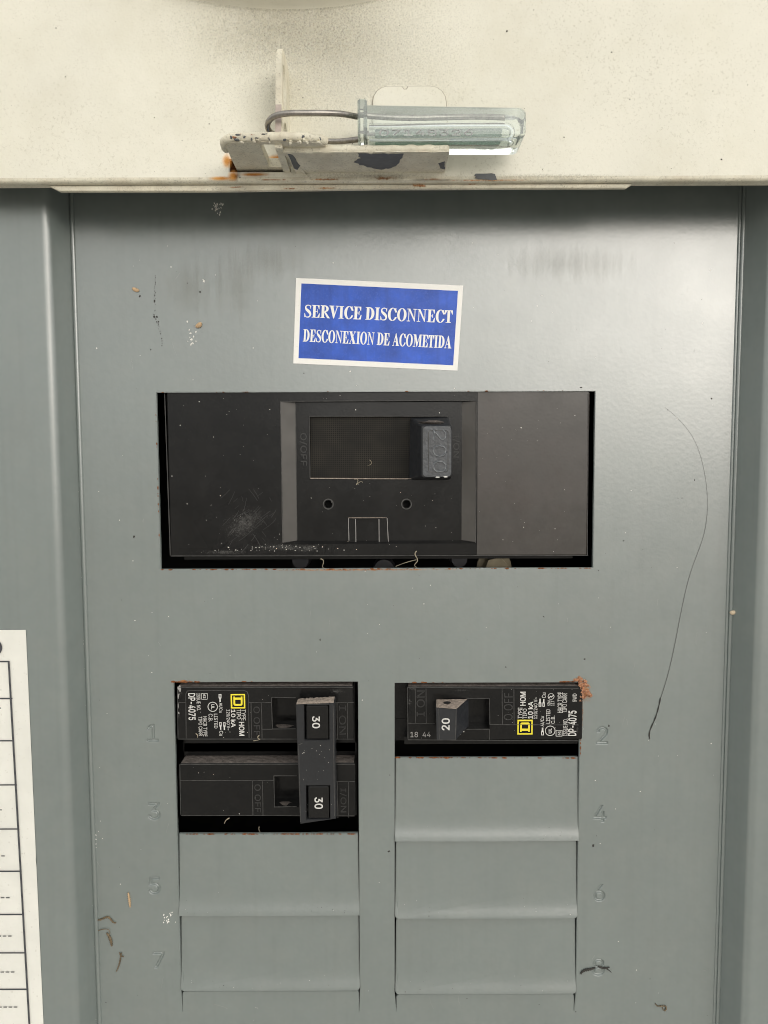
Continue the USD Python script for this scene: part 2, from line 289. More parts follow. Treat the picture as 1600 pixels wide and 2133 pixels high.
def relief(g, d0, prof, res, frame=None):
    """A fine sheet over an outline whose height follows the distance from its edge: frame=None keeps the outline only, else the sheet fills the frame."""
    import shapely
    x0, z0, x1, z1 = frame or g.bounds
    xs = np.linspace(x0, x1, max(3, int((x1 - x0) / res))); zs = np.linspace(z0, z1, max(3, int((z1 - z0) / res)))
    X, Z = np.meshgrid(xs, zs); pts = shapely.points(X.ravel(), Z.ravel())
    ins = shapely.contains_xy(g, X.ravel(), Z.ravel()); ds = np.where(ins, shapely.distance(g.boundary, pts), 0.0)
    v = np.stack([X.ravel(), Z.ravel(), d0 + prof(ds)], 1); n = len(xs); f = []
    for j in range(len(zs) - 1):
        for i in range(n - 1):
            a = j * n + i
            if frame is None and not (ins[a] or ins[a + 1] or ins[a + n] or ins[a + n + 1]): continue
            f += [(a, a + 1, a + n + 1), (a, a + n + 1, a + n)]
    m = trimesh.Trimesh(v, f, process=False); m.remove_unreferenced_vertices(); return m
# lettering -------------------------------------------------------------
_cache = {}
def sans(s, bold=False):
    key = (s, bold)
    if key not in _cache:
        m = meshkit.text_mesh(s, 10.0, 1.0, bold)
        up = m.faces[m.face_normals[:, 2] > 0.5]
        _cache[key] = ops.unary_union([sg.Polygon(m.vertices[t][:, :2]).buffer(1e-4) for t in up]).simplify(0.06)
    return _cache[key]
def fit(g, px0, py0, px1, py1, d, rot=0):
    """Turns an outline by rot degrees and fits it to where the pixel box lies on plane d."""
    g = affinity.rotate(g, rot, origin=(0, 0))
    a, b, c, e = g.bounds
    x0, z1 = P(px0, py0, d); x1, z0 = P(px1, py1, d)
    return affinity.affine_transform(g, [(x1 - x0) / (c - a), 0, 0, (z1 - z0) / (e - b), x0 - a * (x1 - x0) / (c - a), z0 - b * (z1 - z0) / (e - b)])
def prect(px0, py0, px1, py1, d):
    x0, z1 = P(px0, py0, d); x1, z0 = P(px1, py1, d)
    return x0, x1, z0, z1
def line(pts, w, d):
    """A thin line through pixels."""
    return sg.LineString([P(*q, d) for q in pts]).buffer(w / 2, cap_style=2)

def _ell(cx, cy, rx, ry): return affinity.scale(sg.Point(cx, cy).buffer(1.0, quad_segs=14), rx, ry, origin=(cx, cy))
def serif_glyph(ch):
    B, pg = sg.box, lambda *p: sg.Polygon(p)
    U = ops.unary_union
    def ser(x0, x1, y): return B(x0, 0, x1, 0.055) if y == 0 else B(x0, 0.945, x1, 1.0)
    if ch == 'I': return U([B(.1, 0, .33, 1), ser(0, .43, 0), ser(0, .43, 1)]), .43
    if ch == 'E': return U([B(.1, 0, .33, 1), ser(0, .68, 0), ser(0, .66, 1), B(.3, .47, .52, .525), B(.47, .34, .52, .66), pg((.66, 1), (.66, .68), (.62, .68), (.5, .93)), pg((.72, .36), (.68, 0), (.5, .05), (.67, .36))]), .72
    if ch == 'T': return U([B(.24, 0, .47, 1), ser(.12, .59, 0), ser(0, .71, 1), pg((0, 1), (0, .66), (.04, .66), (.2, .95)), pg((.71, 1), (.71, .66), (.67, .66), (.51, .95))]), .71
    if ch == 'D': return U([B(.1, 0, .33, 1), ser(0, .35, 0), ser(0, .35, 1), _ell(.34, .5, .45, .5).difference(_ell(.32, .5, .22, .445)).intersection(B(.3, 0, 1, 1))]), .79
    if ch == 'O': return _ell(.42, .5, .42, .52).difference(_ell(.42, .5, .19, .47)), .84
    if ch == 'C': return U([_ell(.42, .5, .42, .52).difference(_ell(.45, .5, .21, .47)).difference(B(.58, .3, 1, .67)), pg((.72, 1.01), (.72, .64), (.68, .64), (.5, .93)), pg((.55, .02), (.77, .28), (.73, .31), (.5, .08))]), .78
    if ch == 'R': return U([B(.1, 0, .33, 1), ser(0, .42, 0), ser(0, .35, 1), _ell(.36, .735, .36, .265).difference(_ell(.34, .735, .15, .215)).intersection(B(.3, .4, 1, 1)), pg((.3, .5), (.45, .5), (.82, .04), (.88, .04), (.88, 0), (.62, 0))]), .86
    if ch == 'N': return U([B(.12, 0, .185, 1), B(.66, 0, .725, 1), pg((.02, 1), (.26, 1), (.725, .12), (.725, 0), (.67, 0), (.12, .93)), ser(0, .3, 0), ser(.53, .85, 1), ser(0, .2, 1)]), .85
    if ch == 'V': return U([pg((.06, 1), (.33, 1), (.53, .25), (.43, -.01), (.38, -.01)), pg((.68, 1), (.75, 1), (.44, -.01), (.39, -.01)), ser(0, .42, 1), ser(.56, .84, 1)]), .82
    if ch == 'A': return U([pg((.08, 0), (.14, 0), (.42, .86), (.42, 1.01), (.39, 1.01)), pg((.40, 1.01), (.45, 1.01), (.80, 0), (.52, 0), (.34, .78)), B(.2, .3, .6, .36), ser(0, .26, 0), ser(.44, .87, 0)]), .86
    if ch == 'X': return U([pg((.05, 1), (.33, 1), (.82, 0), (.54, 0)), pg((.7, 1), (.76, 1), (.15, 0), (.08, 0)), ser(0, .4, 1), ser(.56, .83, 1), ser(0, .28, 0), ser(.46, .88, 0)]), .88
    if ch == 'M': return U([B(.12, 0, .18, 1), B(.76, 0, .98, 1), pg((.05, 1), (.32, 1), (.6, .27), (.5, 0), (.46, 0)), pg((.76, 1), (.84, 1), (.5, 0), (.45, 0)), ser(0, .3, 0), ser(.66, 1.08, 0), ser(0, .2, 1), ser(.82, 1.08, 1)]), 1.08
    if ch == 'S':
        sp = spline([(.56, .80, 0), (.48, .935, 0), (.33, .965, 0), (.16, .90, 0), (.12, .76, 0), (.20, .63, 0), (.33, .53, 0), (.48, .40, 0), (.55, .26, 0), (.50, .10, 0), (.32, .03, 0), (.13, .07, 0), (.06, .22, 0)], 46)
        k = np.linspace(-1, 1, 46); w = 0.03 + 0.085 * np.exp(-(k / 0.42) ** 2)
        return U([sg.Point(*q[:2]).buffer(r) for q, r in zip(sp, w)] + [pg((.59, 1.01), (.59, .68), (.555, .68), (.48, .93), (.55, .95)), pg((.03, -.01), (.03, .34), (.065, .34), (.16, .07), (.08, .05))]), .64
    raise KeyError(ch)
def serif(s):
    x, out = 0.0, []
    prev = ''
    for ch in s:
        x += {'RV': -.13, 'AC': -.05, 'DA': -.03, 'CT': -.03, 'ET': -.03}.get(prev + ch, 0); prev = ch
        if ch == ' ': x += 0.3; continue
        g, w = serif_glyph(ch); out.append(affinity.translate(g, x, 0)); x += w + 0.045
    return ops.unary_union(out)

# ------------------------------------------------------------------ things
_names = {}
def numbered(parent, name):
    k = _names.get((parent, name), 0); _names[(parent, name)] = k + 1
    return name if k == 0 else f'{name}_{k:03d}'
class Thing:
    def __init__(self, name, label, category, group=None):
        self.name, self.label, self.category, self.group, self.parts, self.single = numbered('', name), label, category, group, [], None
    def add(self, name, mesh, material, parent=None, label=None, smooth=False, uv=None, kind=None):
        rec = dict(name=name, mesh=tri(mesh), mat=material, parent=parent, label=label, smooth=smooth, uv=uv, kind=kind)
        self.parts.append(rec); return rec
    def build(self):
        lo = np.min([r['mesh'].bounds[0] for r in self.parts], 0); hi = np.max([r['mesh'].bounds[1] for r in self.parts], 0)
        piv = np.array([(lo[0] + hi[0]) / 2, lo[1], (lo[2] + hi[2]) / 2])
        def w(v): return np.stack([v[:, 0], -v[:, 2], v[:, 1]], 1) / 1000.0
        at = np.array([piv[0], -piv[2], piv[1] + EYE_H]) / 1000.0
        def data(prim, **kw):
            for k, v in kw.items():
                if v: prim.SetCustomDataByKey(k, v)
        def define(path, r):
            m = r['mesh'].copy()
            m = trimesh.Trimesh(w(m.vertices - piv), m.faces, process=False)
            if r['smooth'] is not False and r['uv'] is None: m.merge_vertices()
            pr = usdkit.mesh(stage, path, m, r['mat'], smooth=r['smooth'], uv=r['uv'])
            data(pr.GetPrim(), label=r['label'], kind=r['kind']); return pr
        root = '/World/' + self.name
        if len(self.parts) == 1:
            pr = define(root, {**self.parts[0], 'label': None}); pr.AddTranslateOp().Set(Gf.Vec3d(*at)); prim = pr.GetPrim()
        else:
            x = UsdGeom.Xform.Define(stage, root); x.AddTranslateOp().Set(Gf.Vec3d(*at)); prim = x.GetPrim()
            for r in self.parts:
                base = root if r['parent'] is None else r['parent']['path']
                r['path'] = base + '/' + numbered(base, r['name'])
                define(r['path'], r)
        data(prim, label=self.label, category=self.category, group=self.group)

# ================================================================== the setting behind the viewer: the ground the panel stands over
g = UsdGeom.Mesh.Define(stage, '/World/ground')
g.CreatePointsAttr([Gf.Vec3f(-400, -400, 0), Gf.Vec3f(400, -400, 0), Gf.Vec3f(400, 400, 0), Gf.Vec3f(-400, 400, 0)])
g.CreateFaceVertexCountsAttr([4]); g.CreateFaceVertexIndicesAttr([0, 1, 2, 3]); g.CreateSubdivisionSchemeAttr('none')
UsdShade.MaterialBindingAPI.Apply(g.GetPrim()).Bind(CONCRETE)
g.GetPrim().SetCustomDataByKey('kind', 'structure')

# ================================================================== enclosure
XL, XR = -101.35, 117.0          # rims of the breaker cover
ZB, ZT = -245.0, 100.0
enc = Thing('panel_enclosure', 'grey painted metal enclosure whose raised side flanges frame the breaker cover', 'electrical enclosure')
def flange(xo, xe, xi):
    """Profile from the outer edge over the rounded corner down the sloping wall to the rim."""
    s = 1 if xe > xo else -1
    c = np.array([(xo, 9.2), (xe - 3.2 * s, 9.2), (xe + 0.1 * s, 9.0), (xe + 1.3 * s, 6.4), (xi - 1.3 * s, -1.0), (xi - 0.9 * s, -2.5), (xi - 0.9 * s, -12)])
    for _ in range(3):
        n = [c[0]]
        for a, b in zip(c[:-1], c[1:]): n += [0.75 * a + 0.25 * b, 0.25 * a + 0.75 * b]
        c = np.array(n + [c[-1]])
    return sg.LineString(c).buffer(0.8, cap_style=2, join_style=1, quad_segs=3).simplify(0.01)
enc.add('side_flange', along_z(flange(-170, -105.9, XL), ZB, 104), GREYBOX, smooth=35)
enc.add('side_flange', along_z(flange(186, 122.7, XR), ZB, 104), GREYBOX, smooth=35)
W = 1.2
enc.add('back_box', cat(box(-168, 184, ZB, 205, -72, -70), box(-170, -168.8, ZB, 104, -70, 8.3), box(184.8, 186, ZB, 104, -70, 8.3), box(-168, 184, ZB - 2, ZB, -70, 8.3)), INSIDE)
enc.build()

# ================================================================== breaker cover (dead front)
cov = Thing('breaker_cover', 'grey recessed metal cover with breaker openings, blank plates and stamped slot numbers', 'panel cover')
op_main = sg.Polygon([(-75.6, 21.4), (70.4, 21.4), (70.6, -37.8), (-75.6, -37.8)])
LX0, LX1, RX0, RX1 = -72.25, -9.15, 3.45, 67.0
LZ, RZ = [-130.9, -160.0, -187.6], [-103.8, -133.2, -161.3, -189.1]
ZEND = P(560, 2106)[1]
def opening(x0, x1, zt, zl, spread=0.0):
    """The cut-out down to the top of the lowest tab, with the tab's two side slits running out to nothing."""
    r = 1.2
    top = sg.Polygon([(x0, zt), (x1, zt), (x1 + spread, zl), (x0 - spread, zl)])
    tab = sg.Polygon([(x0 + .34, ZEND), (x0 + .34, zl - .75), (x1 - .34, zl - .75), (x1 - .34, ZEND)])
    low = sg.Polygon([(x0 - spread, zl + .1), (x1 + spread, zl + .1), (x1 - .30, ZEND), (x0 + .30, ZEND)])
    tabr = sg.box(x0 + .34, ZEND - 5, x1 - .34, zl - .75).buffer(-r).buffer(r, quad_segs=6)
    return top.union(low.difference(tabr))
op_l = opening(LX0, LX1, -76.9, LZ[2], .05)
op_r = opening(RX0, RX1, -77.4, RZ[3], .25)
plate = sg.box(XL, ZB, XR, ZT).difference(op_main).difference(op_l).difference(op_r)
stamps = []
def stamp(ch, px, py, h=5.9):
    g = affinity.scale(sans(ch), h / 10, h / 10, origin=(0, 0)); b = g.bounds; x, z = P(px, py)
    g = affinity.translate(g, x - (b[0] + b[2]) / 2, z - (b[1] + b[3]) / 2).buffer(0.26)
    b = g.bounds; stamps.append((g, (b[0] - .4, b[1] - .4, b[2] + .4, b[3] + .4)))
for ch, px, py in (('1', 318, 1527), ('3', 321, 1690), ('5', 322, 1845), ('7', 331, 2000), ('2', 1255, 1532), ('4', 1250, 1695), ('6', 1249, 1860), ('8', 1247, 2015)):
    stamp(ch, px, py)
frames = ops.unary_union([sg.box(*f) for _, f in stamps])
face = cov.add('face_plate', cat(*[ext(plate.buffer(-b, join_style=2).difference(frames), -1.4 + .02 * k, -e) for k, (b, e) in enumerate(((0, .22), (.06, .07), (.22, 0.0)))]), GREY)
for g, f in stamps:
    cov.add('stamped_number', relief(g, 0.0, lambda q: -0.62 * (1 - np.exp(-(q / .27) ** 2)), 0.10, f), GREY, smooth=True)
cov.add('rim', tube([(XL - 0.1, ZB, 0.05), (XL - 0.1, -60, 0.05), (XL - 0.1, ZT, 0.05)], 0.75, 12), GREY, smooth=True)
cov.add('rim', tube([(XR - 0.5, ZB, 0.0), (XR - 0.5, -60, 0.0), (XR - 0.5, ZT, 0.0)], 0.5, 10), GREY, smooth=True)
cov.add('rim', tube([(XR + 0.7, ZB, 0.1), (XR + 0.7, -60, 0.1), (XR + 0.7, ZT, 0.1)], 0.7, 12), GREY, smooth=True)
def subdivide(m, n):
    m.merge_vertices()
    for _ in range(n): m = m.subdivide()
    return m
def blank(x0, x1, zt, zb, first=False):
    """A twist-out plate: its top edge sits back, its bottom edge stands level with the cover."""
    gap_ = 0.3 if first else 0.62
    g = sg.Polygon([(x0 - 0.12, zb - 0.15), (x1 + 0.12, zb - 0.15), (x1 - 0.02, zb + (zt - zb) * .25), (x1 - 0.12, zb + (zt - zb) * .4), (x1 - 0.30, zt - gap_), (x0 + 0.30, zt - gap_), (x0 + 0.12, zb + (zt - zb) * .4), (x0 + 0.02, zb + (zt - zb) * .25)])
    if not first: g = g.buffer(-1.3).buffer(1.3, quad_segs=6)
    m = subdivide(slab(g, -1.2, 0, 0.4, 4), 3)
    v = m.vertices; t = (v[:, 1] - zb) / (zt - zb)
    t = np.clip(t, -.1, 1); front = -0.95 * np.clip(t, 0, 1) ** .7 + 0.95 * np.exp(-(np.clip(t, 0, 1) / .13) ** 1.8)
    v[:, 2] += front + 0.18 * np.sin(np.clip((v[:, 0] - x0) / (x1 - x0), 0, 1) * math.pi)
    return trimesh.Trimesh(v, m.faces, process=False)
for x0, x1, zs in ((LX0, LX1, LZ), (RX0, RX1 + 0.2, RZ)):
    for k, zt in enumerate(zs[:-1]):
        cov.add('blank_plate', blank(x0, x1, zt, zs[k + 1], k == 0), GREY, smooth=30)
# rust along cut edges, lumps, grime, flecks
rs = []
def edge_rust(p0, p1, n, R, dens=1.0, wmax=0.5, d=0.0):
    for _ in range(n):
        t = R.random(); x = p0[0] + (p1[0] - p0[0]) * t; z = p0[1] + (p1[1] - p0[1]) * t
        a = 0.12 + wmax * R.random() ** 2
        horiz = abs(p1[0] - p0[0]) > abs(p1[1] - p0[1])
        rs.append(lump(x, z, a * (1.8 if horiz else 0.7), a * (0.6 if horiz else 1.8), d, 0.1 + 0.12 * R.random(), 8, R))
edge_rust((-75.6, -38.0), (70.6, -38.0), 90, rnd, wmax=0.35, d=-0.05)
edge_rust((-76, 21.5), (70, 21.6), 14, rnd, wmax=0.3, d=-0.05)
edge_rust((-75.9, 21), (-75.9, -37), 12, rnd, wmax=0.25, d=-0.05)
edge_rust((-72.5, -76.7), (-63, -76.7), 22, rnd, wmax=0.5, d=-0.05)
edge_rust((-50, -76.7), (-45, -76.7), 5, rnd, wmax=0.4, d=-0.05)
edge_rust((10, -77.2), (20, -77.2), 8, rnd, wmax=0.6, d=-0.05)
edge_rust((60, -77.1), (67, -77.1), 18, rnd, wmax=0.5, d=-0.05)
edge_rust((67.3, -77), (67.5, -103), 55, rnd, wmax=0.4, d=-0.05)
edge_rust((LX0 + 1, LZ[0] - 0.3), (LX1 - 1, LZ[0] - 0.5), 60, rnd, wmax=0.4, d=-0.85)
edge_rust((RX0 + 1, RZ[0] - 0.2), (RX1 - 1, RZ[0] - 0.6), 40, rnd, wmax=0.5, d=-0.85)
cov.add('rust_spots', cat(*rs), RUST, face, kind='stuff')
lm = []
for k in range(80):
    x, z = P(1213 + rnd.gauss(0, 4.0), 1434 + rnd.gauss(0, 11)); x = max(x, 67.0)
    q = .25 + .5 * rnd.random() ** 1.5; lm.append(lump(x, z, q, q * rnd.uniform(.6, 1.3), -0.05, 0.25 + 0.5 * rnd.random(), 9, rnd))
for px, py in ((1222, 1440), (1226, 1446), (1230, 1448), (1219, 1425), (1210, 1415), (1207, 1412), (1200, 1416)):
    lm.append(lump(*P(px, py), 0.9, 0.7, -0.05, 0.8, 9, rnd))
cov.add('rust_blister', cat(*lm), RUST_LIGHT, face, smooth=50, label='flaking orange rust blister at the corner of the single breaker opening')
white, dark = [], []
hole = op_main.union(op_l.buffer(0.3)).union(op_r.buffer(0.3)).buffer(0.4)
for k in range(270):
    x, z = rnd.uniform(XL + 2, XR - 2), rnd.uniform(-205, 70)
    if hole.contains(sg.Point(x, z)): continue
    if rnd.random() < 0.62:
        a = 0.09 + 0.13 * rnd.random() ** 3; white.append(lump(x, z, a, a * rnd.uniform(0.7, 1.3), 0, 0.06, 6, rnd))
    else:
        a = 0.08 + 0.22 * rnd.random() ** 3; dark.append(lump(x, z, a * rnd.uniform(0.6, 2.2), a, 0, 0.05, 6, rnd, rnd.uniform(0, 3)))
for k in range(150):      # more dust on the left channel and the lower plates
    x, z = rnd.uniform(XL - 3.2, XL - 0.9), rnd.uniform(-200, 40)
    a = 0.06 + 0.10 * rnd.random() ** 2; white.append(lump(x, z, a, a, 9.2 * (XL - 0.9 - x) / 4.6 + 0.7, 0.06, 5, rnd))
for x0_, x1_, zs_ in ((LX0, LX1, LZ), (RX0, RX1, RZ)):      # speckle that gathers at the foot of each blank plate
    for zb_ in zs_[1:]:
        for k in range(34):
            x, z = rnd.uniform(x0_ + 2, x1_ - 2), zb_ + .8 + abs(rnd.gauss(0, 3.0)); a = .05 + .10 * rnd.random() ** 2
            t_ = (z - zb_) / 28.0; dz_ = -0.95 * t_ ** .7 + .95 * math.exp(-(t_ / .13) ** 1.8) + .02
            (dark if rnd.random() < .75 else white).append(lump(x, z, a * rnd.uniform(.8, 1.6), a, dz_ + .08, 0.07, 6, rnd))
for px, py, n, sx, sy in ((400, 705, 16, 9, 14), (455, 430, 26, 10, 12), (352, 1912, 22, 9, 10), (196, 1745, 24, 6, 26), (905, 1605, 16, 5, 12), (935, 1612, 9, 8, 3), (425, 585, 5, 7, 3)):
    for k in range(n):
        x, z = P(px + rnd.gauss(0, sx * .6), py + rnd.gauss(0, sy * .6)); a = 0.1 + 0.16 * rnd.random()
        white.append(lump(x, z, a, a * rnd.uniform(1, 2.0), -1.0 if (px > 840 and py > 1590) else 0.0, 0.07, 6, rnd, rnd.uniform(-.6, .6)))
for pts in ([(325, 570), (322, 600), (323, 625), (322, 660), (332, 680), (338, 720)],):       # a broken dark run below the left seed husk
    for (a, b), (c, e) in zip(pts[:-1], pts[1:]):
        for t in np.linspace(0, 1, 9):
            if rnd.random() < 0.75:
                x, z = P(a + (c - a) * t + rnd.gauss(0, .8), b + (e - b) * t); q = 0.07 + 0.1 * rnd.random(); dark.append(lump(x, z, q, q * 1.8, 0, 0.05, 6, rnd))
for px, py, a in ((322, 627, .35), (321, 660, .33), (327, 660, .3), (330, 670, .28), (417, 608, .3), (291, 617, .36), (314, 728, .2), (279, 1118, .35), (1447, 1000, .2), (1268, 1512, .3), (1236, 1762, .4)):
    dark.append(lump(*P(px, py), a, a * 1.2, 0, 0.12, 8, rnd))
cov.add('dust_flecks', cat(*white), CHALK, face, kind='stuff')
cov.add('dark_flecks', cat(*dark), BLACKSPOT, face, kind='stuff')
sc = []
for k in range(70):
    px, py = rnd.uniform(190, 1480), rnd.uniform(560, 2120); x, z = P(px, py)
    if hole.buffer(3).contains(sg.Point(x, z)): continue
    a = rnd.gauss(1.5, .5); L = rnd.uniform(.8, 5); b_ = rnd.uniform(-.3, .3) * L
    sc.append(ext(sg.LineString([(x, z), (x + L * .5 * math.cos(a) + b_ * .3, z + L * .5 * math.sin(a)), (x + L * math.cos(a), z + L * math.sin(a))]).buffer(rnd.uniform(.02, .05)), 0.0, .02))
SCRATCH = coated('scratched_paint', (0.24, 0.25, 0.235), 0.5, blotch=0.3, blotch_scale=300)
cov.add('scratches', cat(*sc), SCRATCH, face, kind='stuff')
def stains(part, name, items, material, parent=None):
    m, u = films(items); part.add(name, m, material, parent, uv=u, kind='stuff')
stains(cov, 'streaks', [(*P(490, 600), 14, 20, 0.02), (*P(560, 545), 20, 10, 0.021), (*P(395, 600), 18, 16, 0.022), (*P(1180, 550), 40, 10, 0.02)], ST_STREAK, face)
stains(cov, 'rust_stain', [(*P(1211, 1490), 1.2, 12, 0.03), (*P(385, 1418), 3.5, 0.5, 0.03), (*P(760, 1187), 60, 0.5, 0.03)], ST_RUST, face)
stains(cov, 'rust_bloom', [(*P(1221, 1442), 3.0, 6.0, 0.035), (*P(1205, 1417), 3, 1.0, 0.036)], ST_RUST, face)
stains(cov, 'chalk_smear', [(*P(398, 708), 2.6, 4, 0.03, 0.3), (*P(455, 430), 4, 5, 0.03), (*P(365, 1783), 2.6, 0.5, 0.03, 0.5)], ST_CHALK, face)
cov.build()

# ================================================================== cream meter cover above
CD = 25.0
mc = Thing('meter_cover', 'cream painted metal cover above the breakers with rusty hasp slot and bottom lip', 'meter cover')
ZC = P(800, 377, CD)[1]
def cover_z(px, py, d=CD): return P(px, py, d)[1]
slot = [P(477, 331, CD), P(606, 358, CD)]
bulge_c = (P(600, 0, CD)[0], cover_z(600, 22) + 128)
def front_sheet():
    """The face as a fine grid so that the round meter boss swells out of it; the hasp slot is left open."""
    xs = np.unique(np.r_[np.linspace(-170, 186, 120), np.linspace(-60, 40, 120), slot[0][0], slot[1][0]])
    zs = np.unique(np.r_[np.linspace(ZC + 1.2, 205, 60), np.linspace(cover_z(800, 60), 150, 150), slot[0][1], slot[1][1]])
    X, Z = np.meshgrid(xs, zs)
    r = np.hypot(X - bulge_c[0], Z - bulge_c[1])
    t = np.clip((128.2 - r) / 2.6, 0, 1); D = CD + 6.0 * t * t * (3 - 2 * t)
    D += 0.10 * np.sin(X / 41.0) + 0.08 * np.sin(Z / 23.0 + X / 60)
    v = np.stack([X.ravel(), Z.ravel(), D.ravel()], 1); n = len(xs); f = []
    for j in range(len(zs) - 1):
        for i in range(n - 1):
            cx, cz = (xs[i] + xs[i + 1]) / 2, (zs[j] + zs[j + 1]) / 2
            if slot[0][0] < cx < slot[1][0] and slot[1][1] < cz < slot[0][1]: continue
            a = j * n + i; f += [(a, a + 1, a + n + 1), (a, a + n + 1, a + n)]
    return trimesh.Trimesh(v, f, process=False)
sheet = front_sheet()
back = sheet.copy(); back.vertices[:, 2] -= 1.3; back.invert()
mface = mc.add('cover_face', cat(sheet, back), CREAM, smooth=True)
# rolled bottom edge: from the face round under and back
prof = [(CD - 0.65, ZC + 1.25), (CD - 0.65, ZC + 0.75), (CD - 1.1, ZC + 0.1 + 0.45), (CD - 2.0, ZC + 0.55), (CD - 4.5, ZC + 0.6)]
edge = sg.LineString(prof).buffer(0.65, cap_style=2, join_style=1, quad_segs=4)
mc.add('bottom_edge', along_x(edge, -170, 186), CREAM_OLD, smooth=35)
lx0, lx1 = P(100, 380, CD - 2.4)[0], P(1316, 380, CD - 2.4)[0]
lz1 = ZC - 0.15; lz0 = P(700, 396.5, CD - 2.2)[1]
lipz = lambda px: P(px, 398 if px < 500 else 391 + 3 * (1316 - px) / 800, CD - 2.2)[1]
lip = sg.Polygon([(lx0, lz1), (lx0 + 3.4, lipz(125)), (P(420, 0, CD - 2.2)[0], lipz(420)), (P(800, 0, CD - 2.2)[0], lipz(850)), (lx1 - 1.6, lipz(1300)), (lx1, lz1 - 0.3), (lx1, lz1)])
mc.add('lip', slab(lip, CD - 3.6, CD - 2.2, 0.3), CREAM_OLD)
mc.add('housing', cat(box(-170, 186, 205, 206.5, -70, CD - 1.3), box(-171.5, -170, ZC + 2, 206, -70, CD - 1.3), box(186, 187.5, ZC + 2, 206, -70, CD - 1.3), box(-169, 185, 101, 102.5, -70, -5)), GREYBOX)
# raised patch behind the seal
x0, x1, z0, z1 = prect(776, 181, 929, 300, CD)
patch = rrect(x0, z0, x1, z1, 4.5)
nx, nz = P(846, 181, CD); patch = patch.difference(sg.Polygon([(nx - 2.0, nz + 1), (nx - 0.6, nz - 0.9), (nx + 0.2, nz - 0.8), (nx + 1.0, nz + 1)]))
mc.add('raised_patch', slab(patch, CD - 0.3, CD + 0.75, 0.5, 5), CREAM)
mc.add('grime_line', ext(patch.buffer(.16).difference(patch.buffer(-.05)), CD - .2, CD + .16), coated('crease_grime', (0.20, 0.17, 0.125), 0.8, blotch=0.4, blotch_scale=500))
# tongue through the slot
TZ = P(540, 352, CD)[1]
tl = [Q(490, 353, TZ), Q(478, 330, TZ), Q(468, 309, TZ), Q(470, 302, TZ), Q(482, 300, TZ)]
fd = 43.5
tongue = sg.Polygon([(P(492, 352, CD)[0], 18), (P(480, 330, 34)[0], 34), (P(468, 300, 41)[0] + .3, 41), (P(473, 300, 43)[0] + 0.6, 43), (P(492, 300, fd)[0], fd), (P(640, 300, fd)[0], fd), (P(668, 298, fd)[0], fd - 1.2), (P(681, 298, 40)[0], 40),
                     (P(660, 300, 37)[0], 36), (P(606, 352, CD)[0], 26), (P(606, 352, CD)[0], 18)]).buffer(-0.8).buffer(0.8)
t_hole = sg.Polygon([Q(541, 301, TZ), Q(579, 301, TZ), Q(600, 352, TZ), Q(563, 352, TZ)])
tongue = tongue.difference(t_hole.intersection(sg.box(-100, 26.5, 100, 60)))
tm = level(tongue, TZ, TZ + 2.5)
tz_mid = TZ + 1.25
rim_t = tube([(x, tz_mid, d) for x, d in list(spline([(P(469, 300, 38)[0], 36, 0), (P(467, 300, 41)[0], 40.6, 0), (P(478, 300, 43)[0], 43, 0), (P(520, 300, 43)[0], 43.6, 0), (P(640, 300, 43)[0], 43.5, 0), (P(680, 299, 41)[0], 41, 0)], 30)[:, :2])],
             1.12 + 0.10 * np.sin(np.arange(30) * 2.1) + .06 * np.sin(np.arange(30) * 5.3), 12)
tongue_p = mc.add('hasp_tongue', tm, CREAM_OLD)
mc.add('thick_rim', rim_t, CREAM_OLD, tongue_p, smooth=True)
ch = []
for px, py, rx, rz in ((474, 290, 5, 6), (496, 281, 9, 3), (509, 284, 6, 4), (551, 279, 10, 2), (631, 284, 5, 4), (666, 288, 5, 4), (622, 279, 4, 2)):
    dd = 44.7 if 485 < px < 650 else (43.2 if px > 650 else 42.2); x, z = P(px, py, dd); ch.append(lump(x, z, rx / 7.6, rz / 7.6, dd - .5, 0.72, 10, rnd))
for k in range(8):
    px = rnd.uniform(480, 672); x, z = P(px, rnd.uniform(280, 291), 44.7 if px < 650 else 43.2); ch.append(lump(x, z, .2 + .5 * rnd.random(), .15 + .3 * rnd.random(), (44.2 if px < 650 else 42.7), .62, 9, rnd))
for q in ch: mc.add('paint_chip', q, CHIP, tongue_p)
for px, py, rx in ((489, 285, 6), (500, 280, 7), (526, 281, 8)): mc.add('rust_patch', lump(*P(px, py, 44.7), rx / 7.6, .3, 44.1, .7, 9, rnd), RUST_LIGHT, tongue_p)
# slot inside (rusty)
mc.add('slot_plate', box(slot[0][0] - 2, slot[1][0] + 2, slot[1][1] - 2, slot[0][1] + 3, 17, 20), RUST)
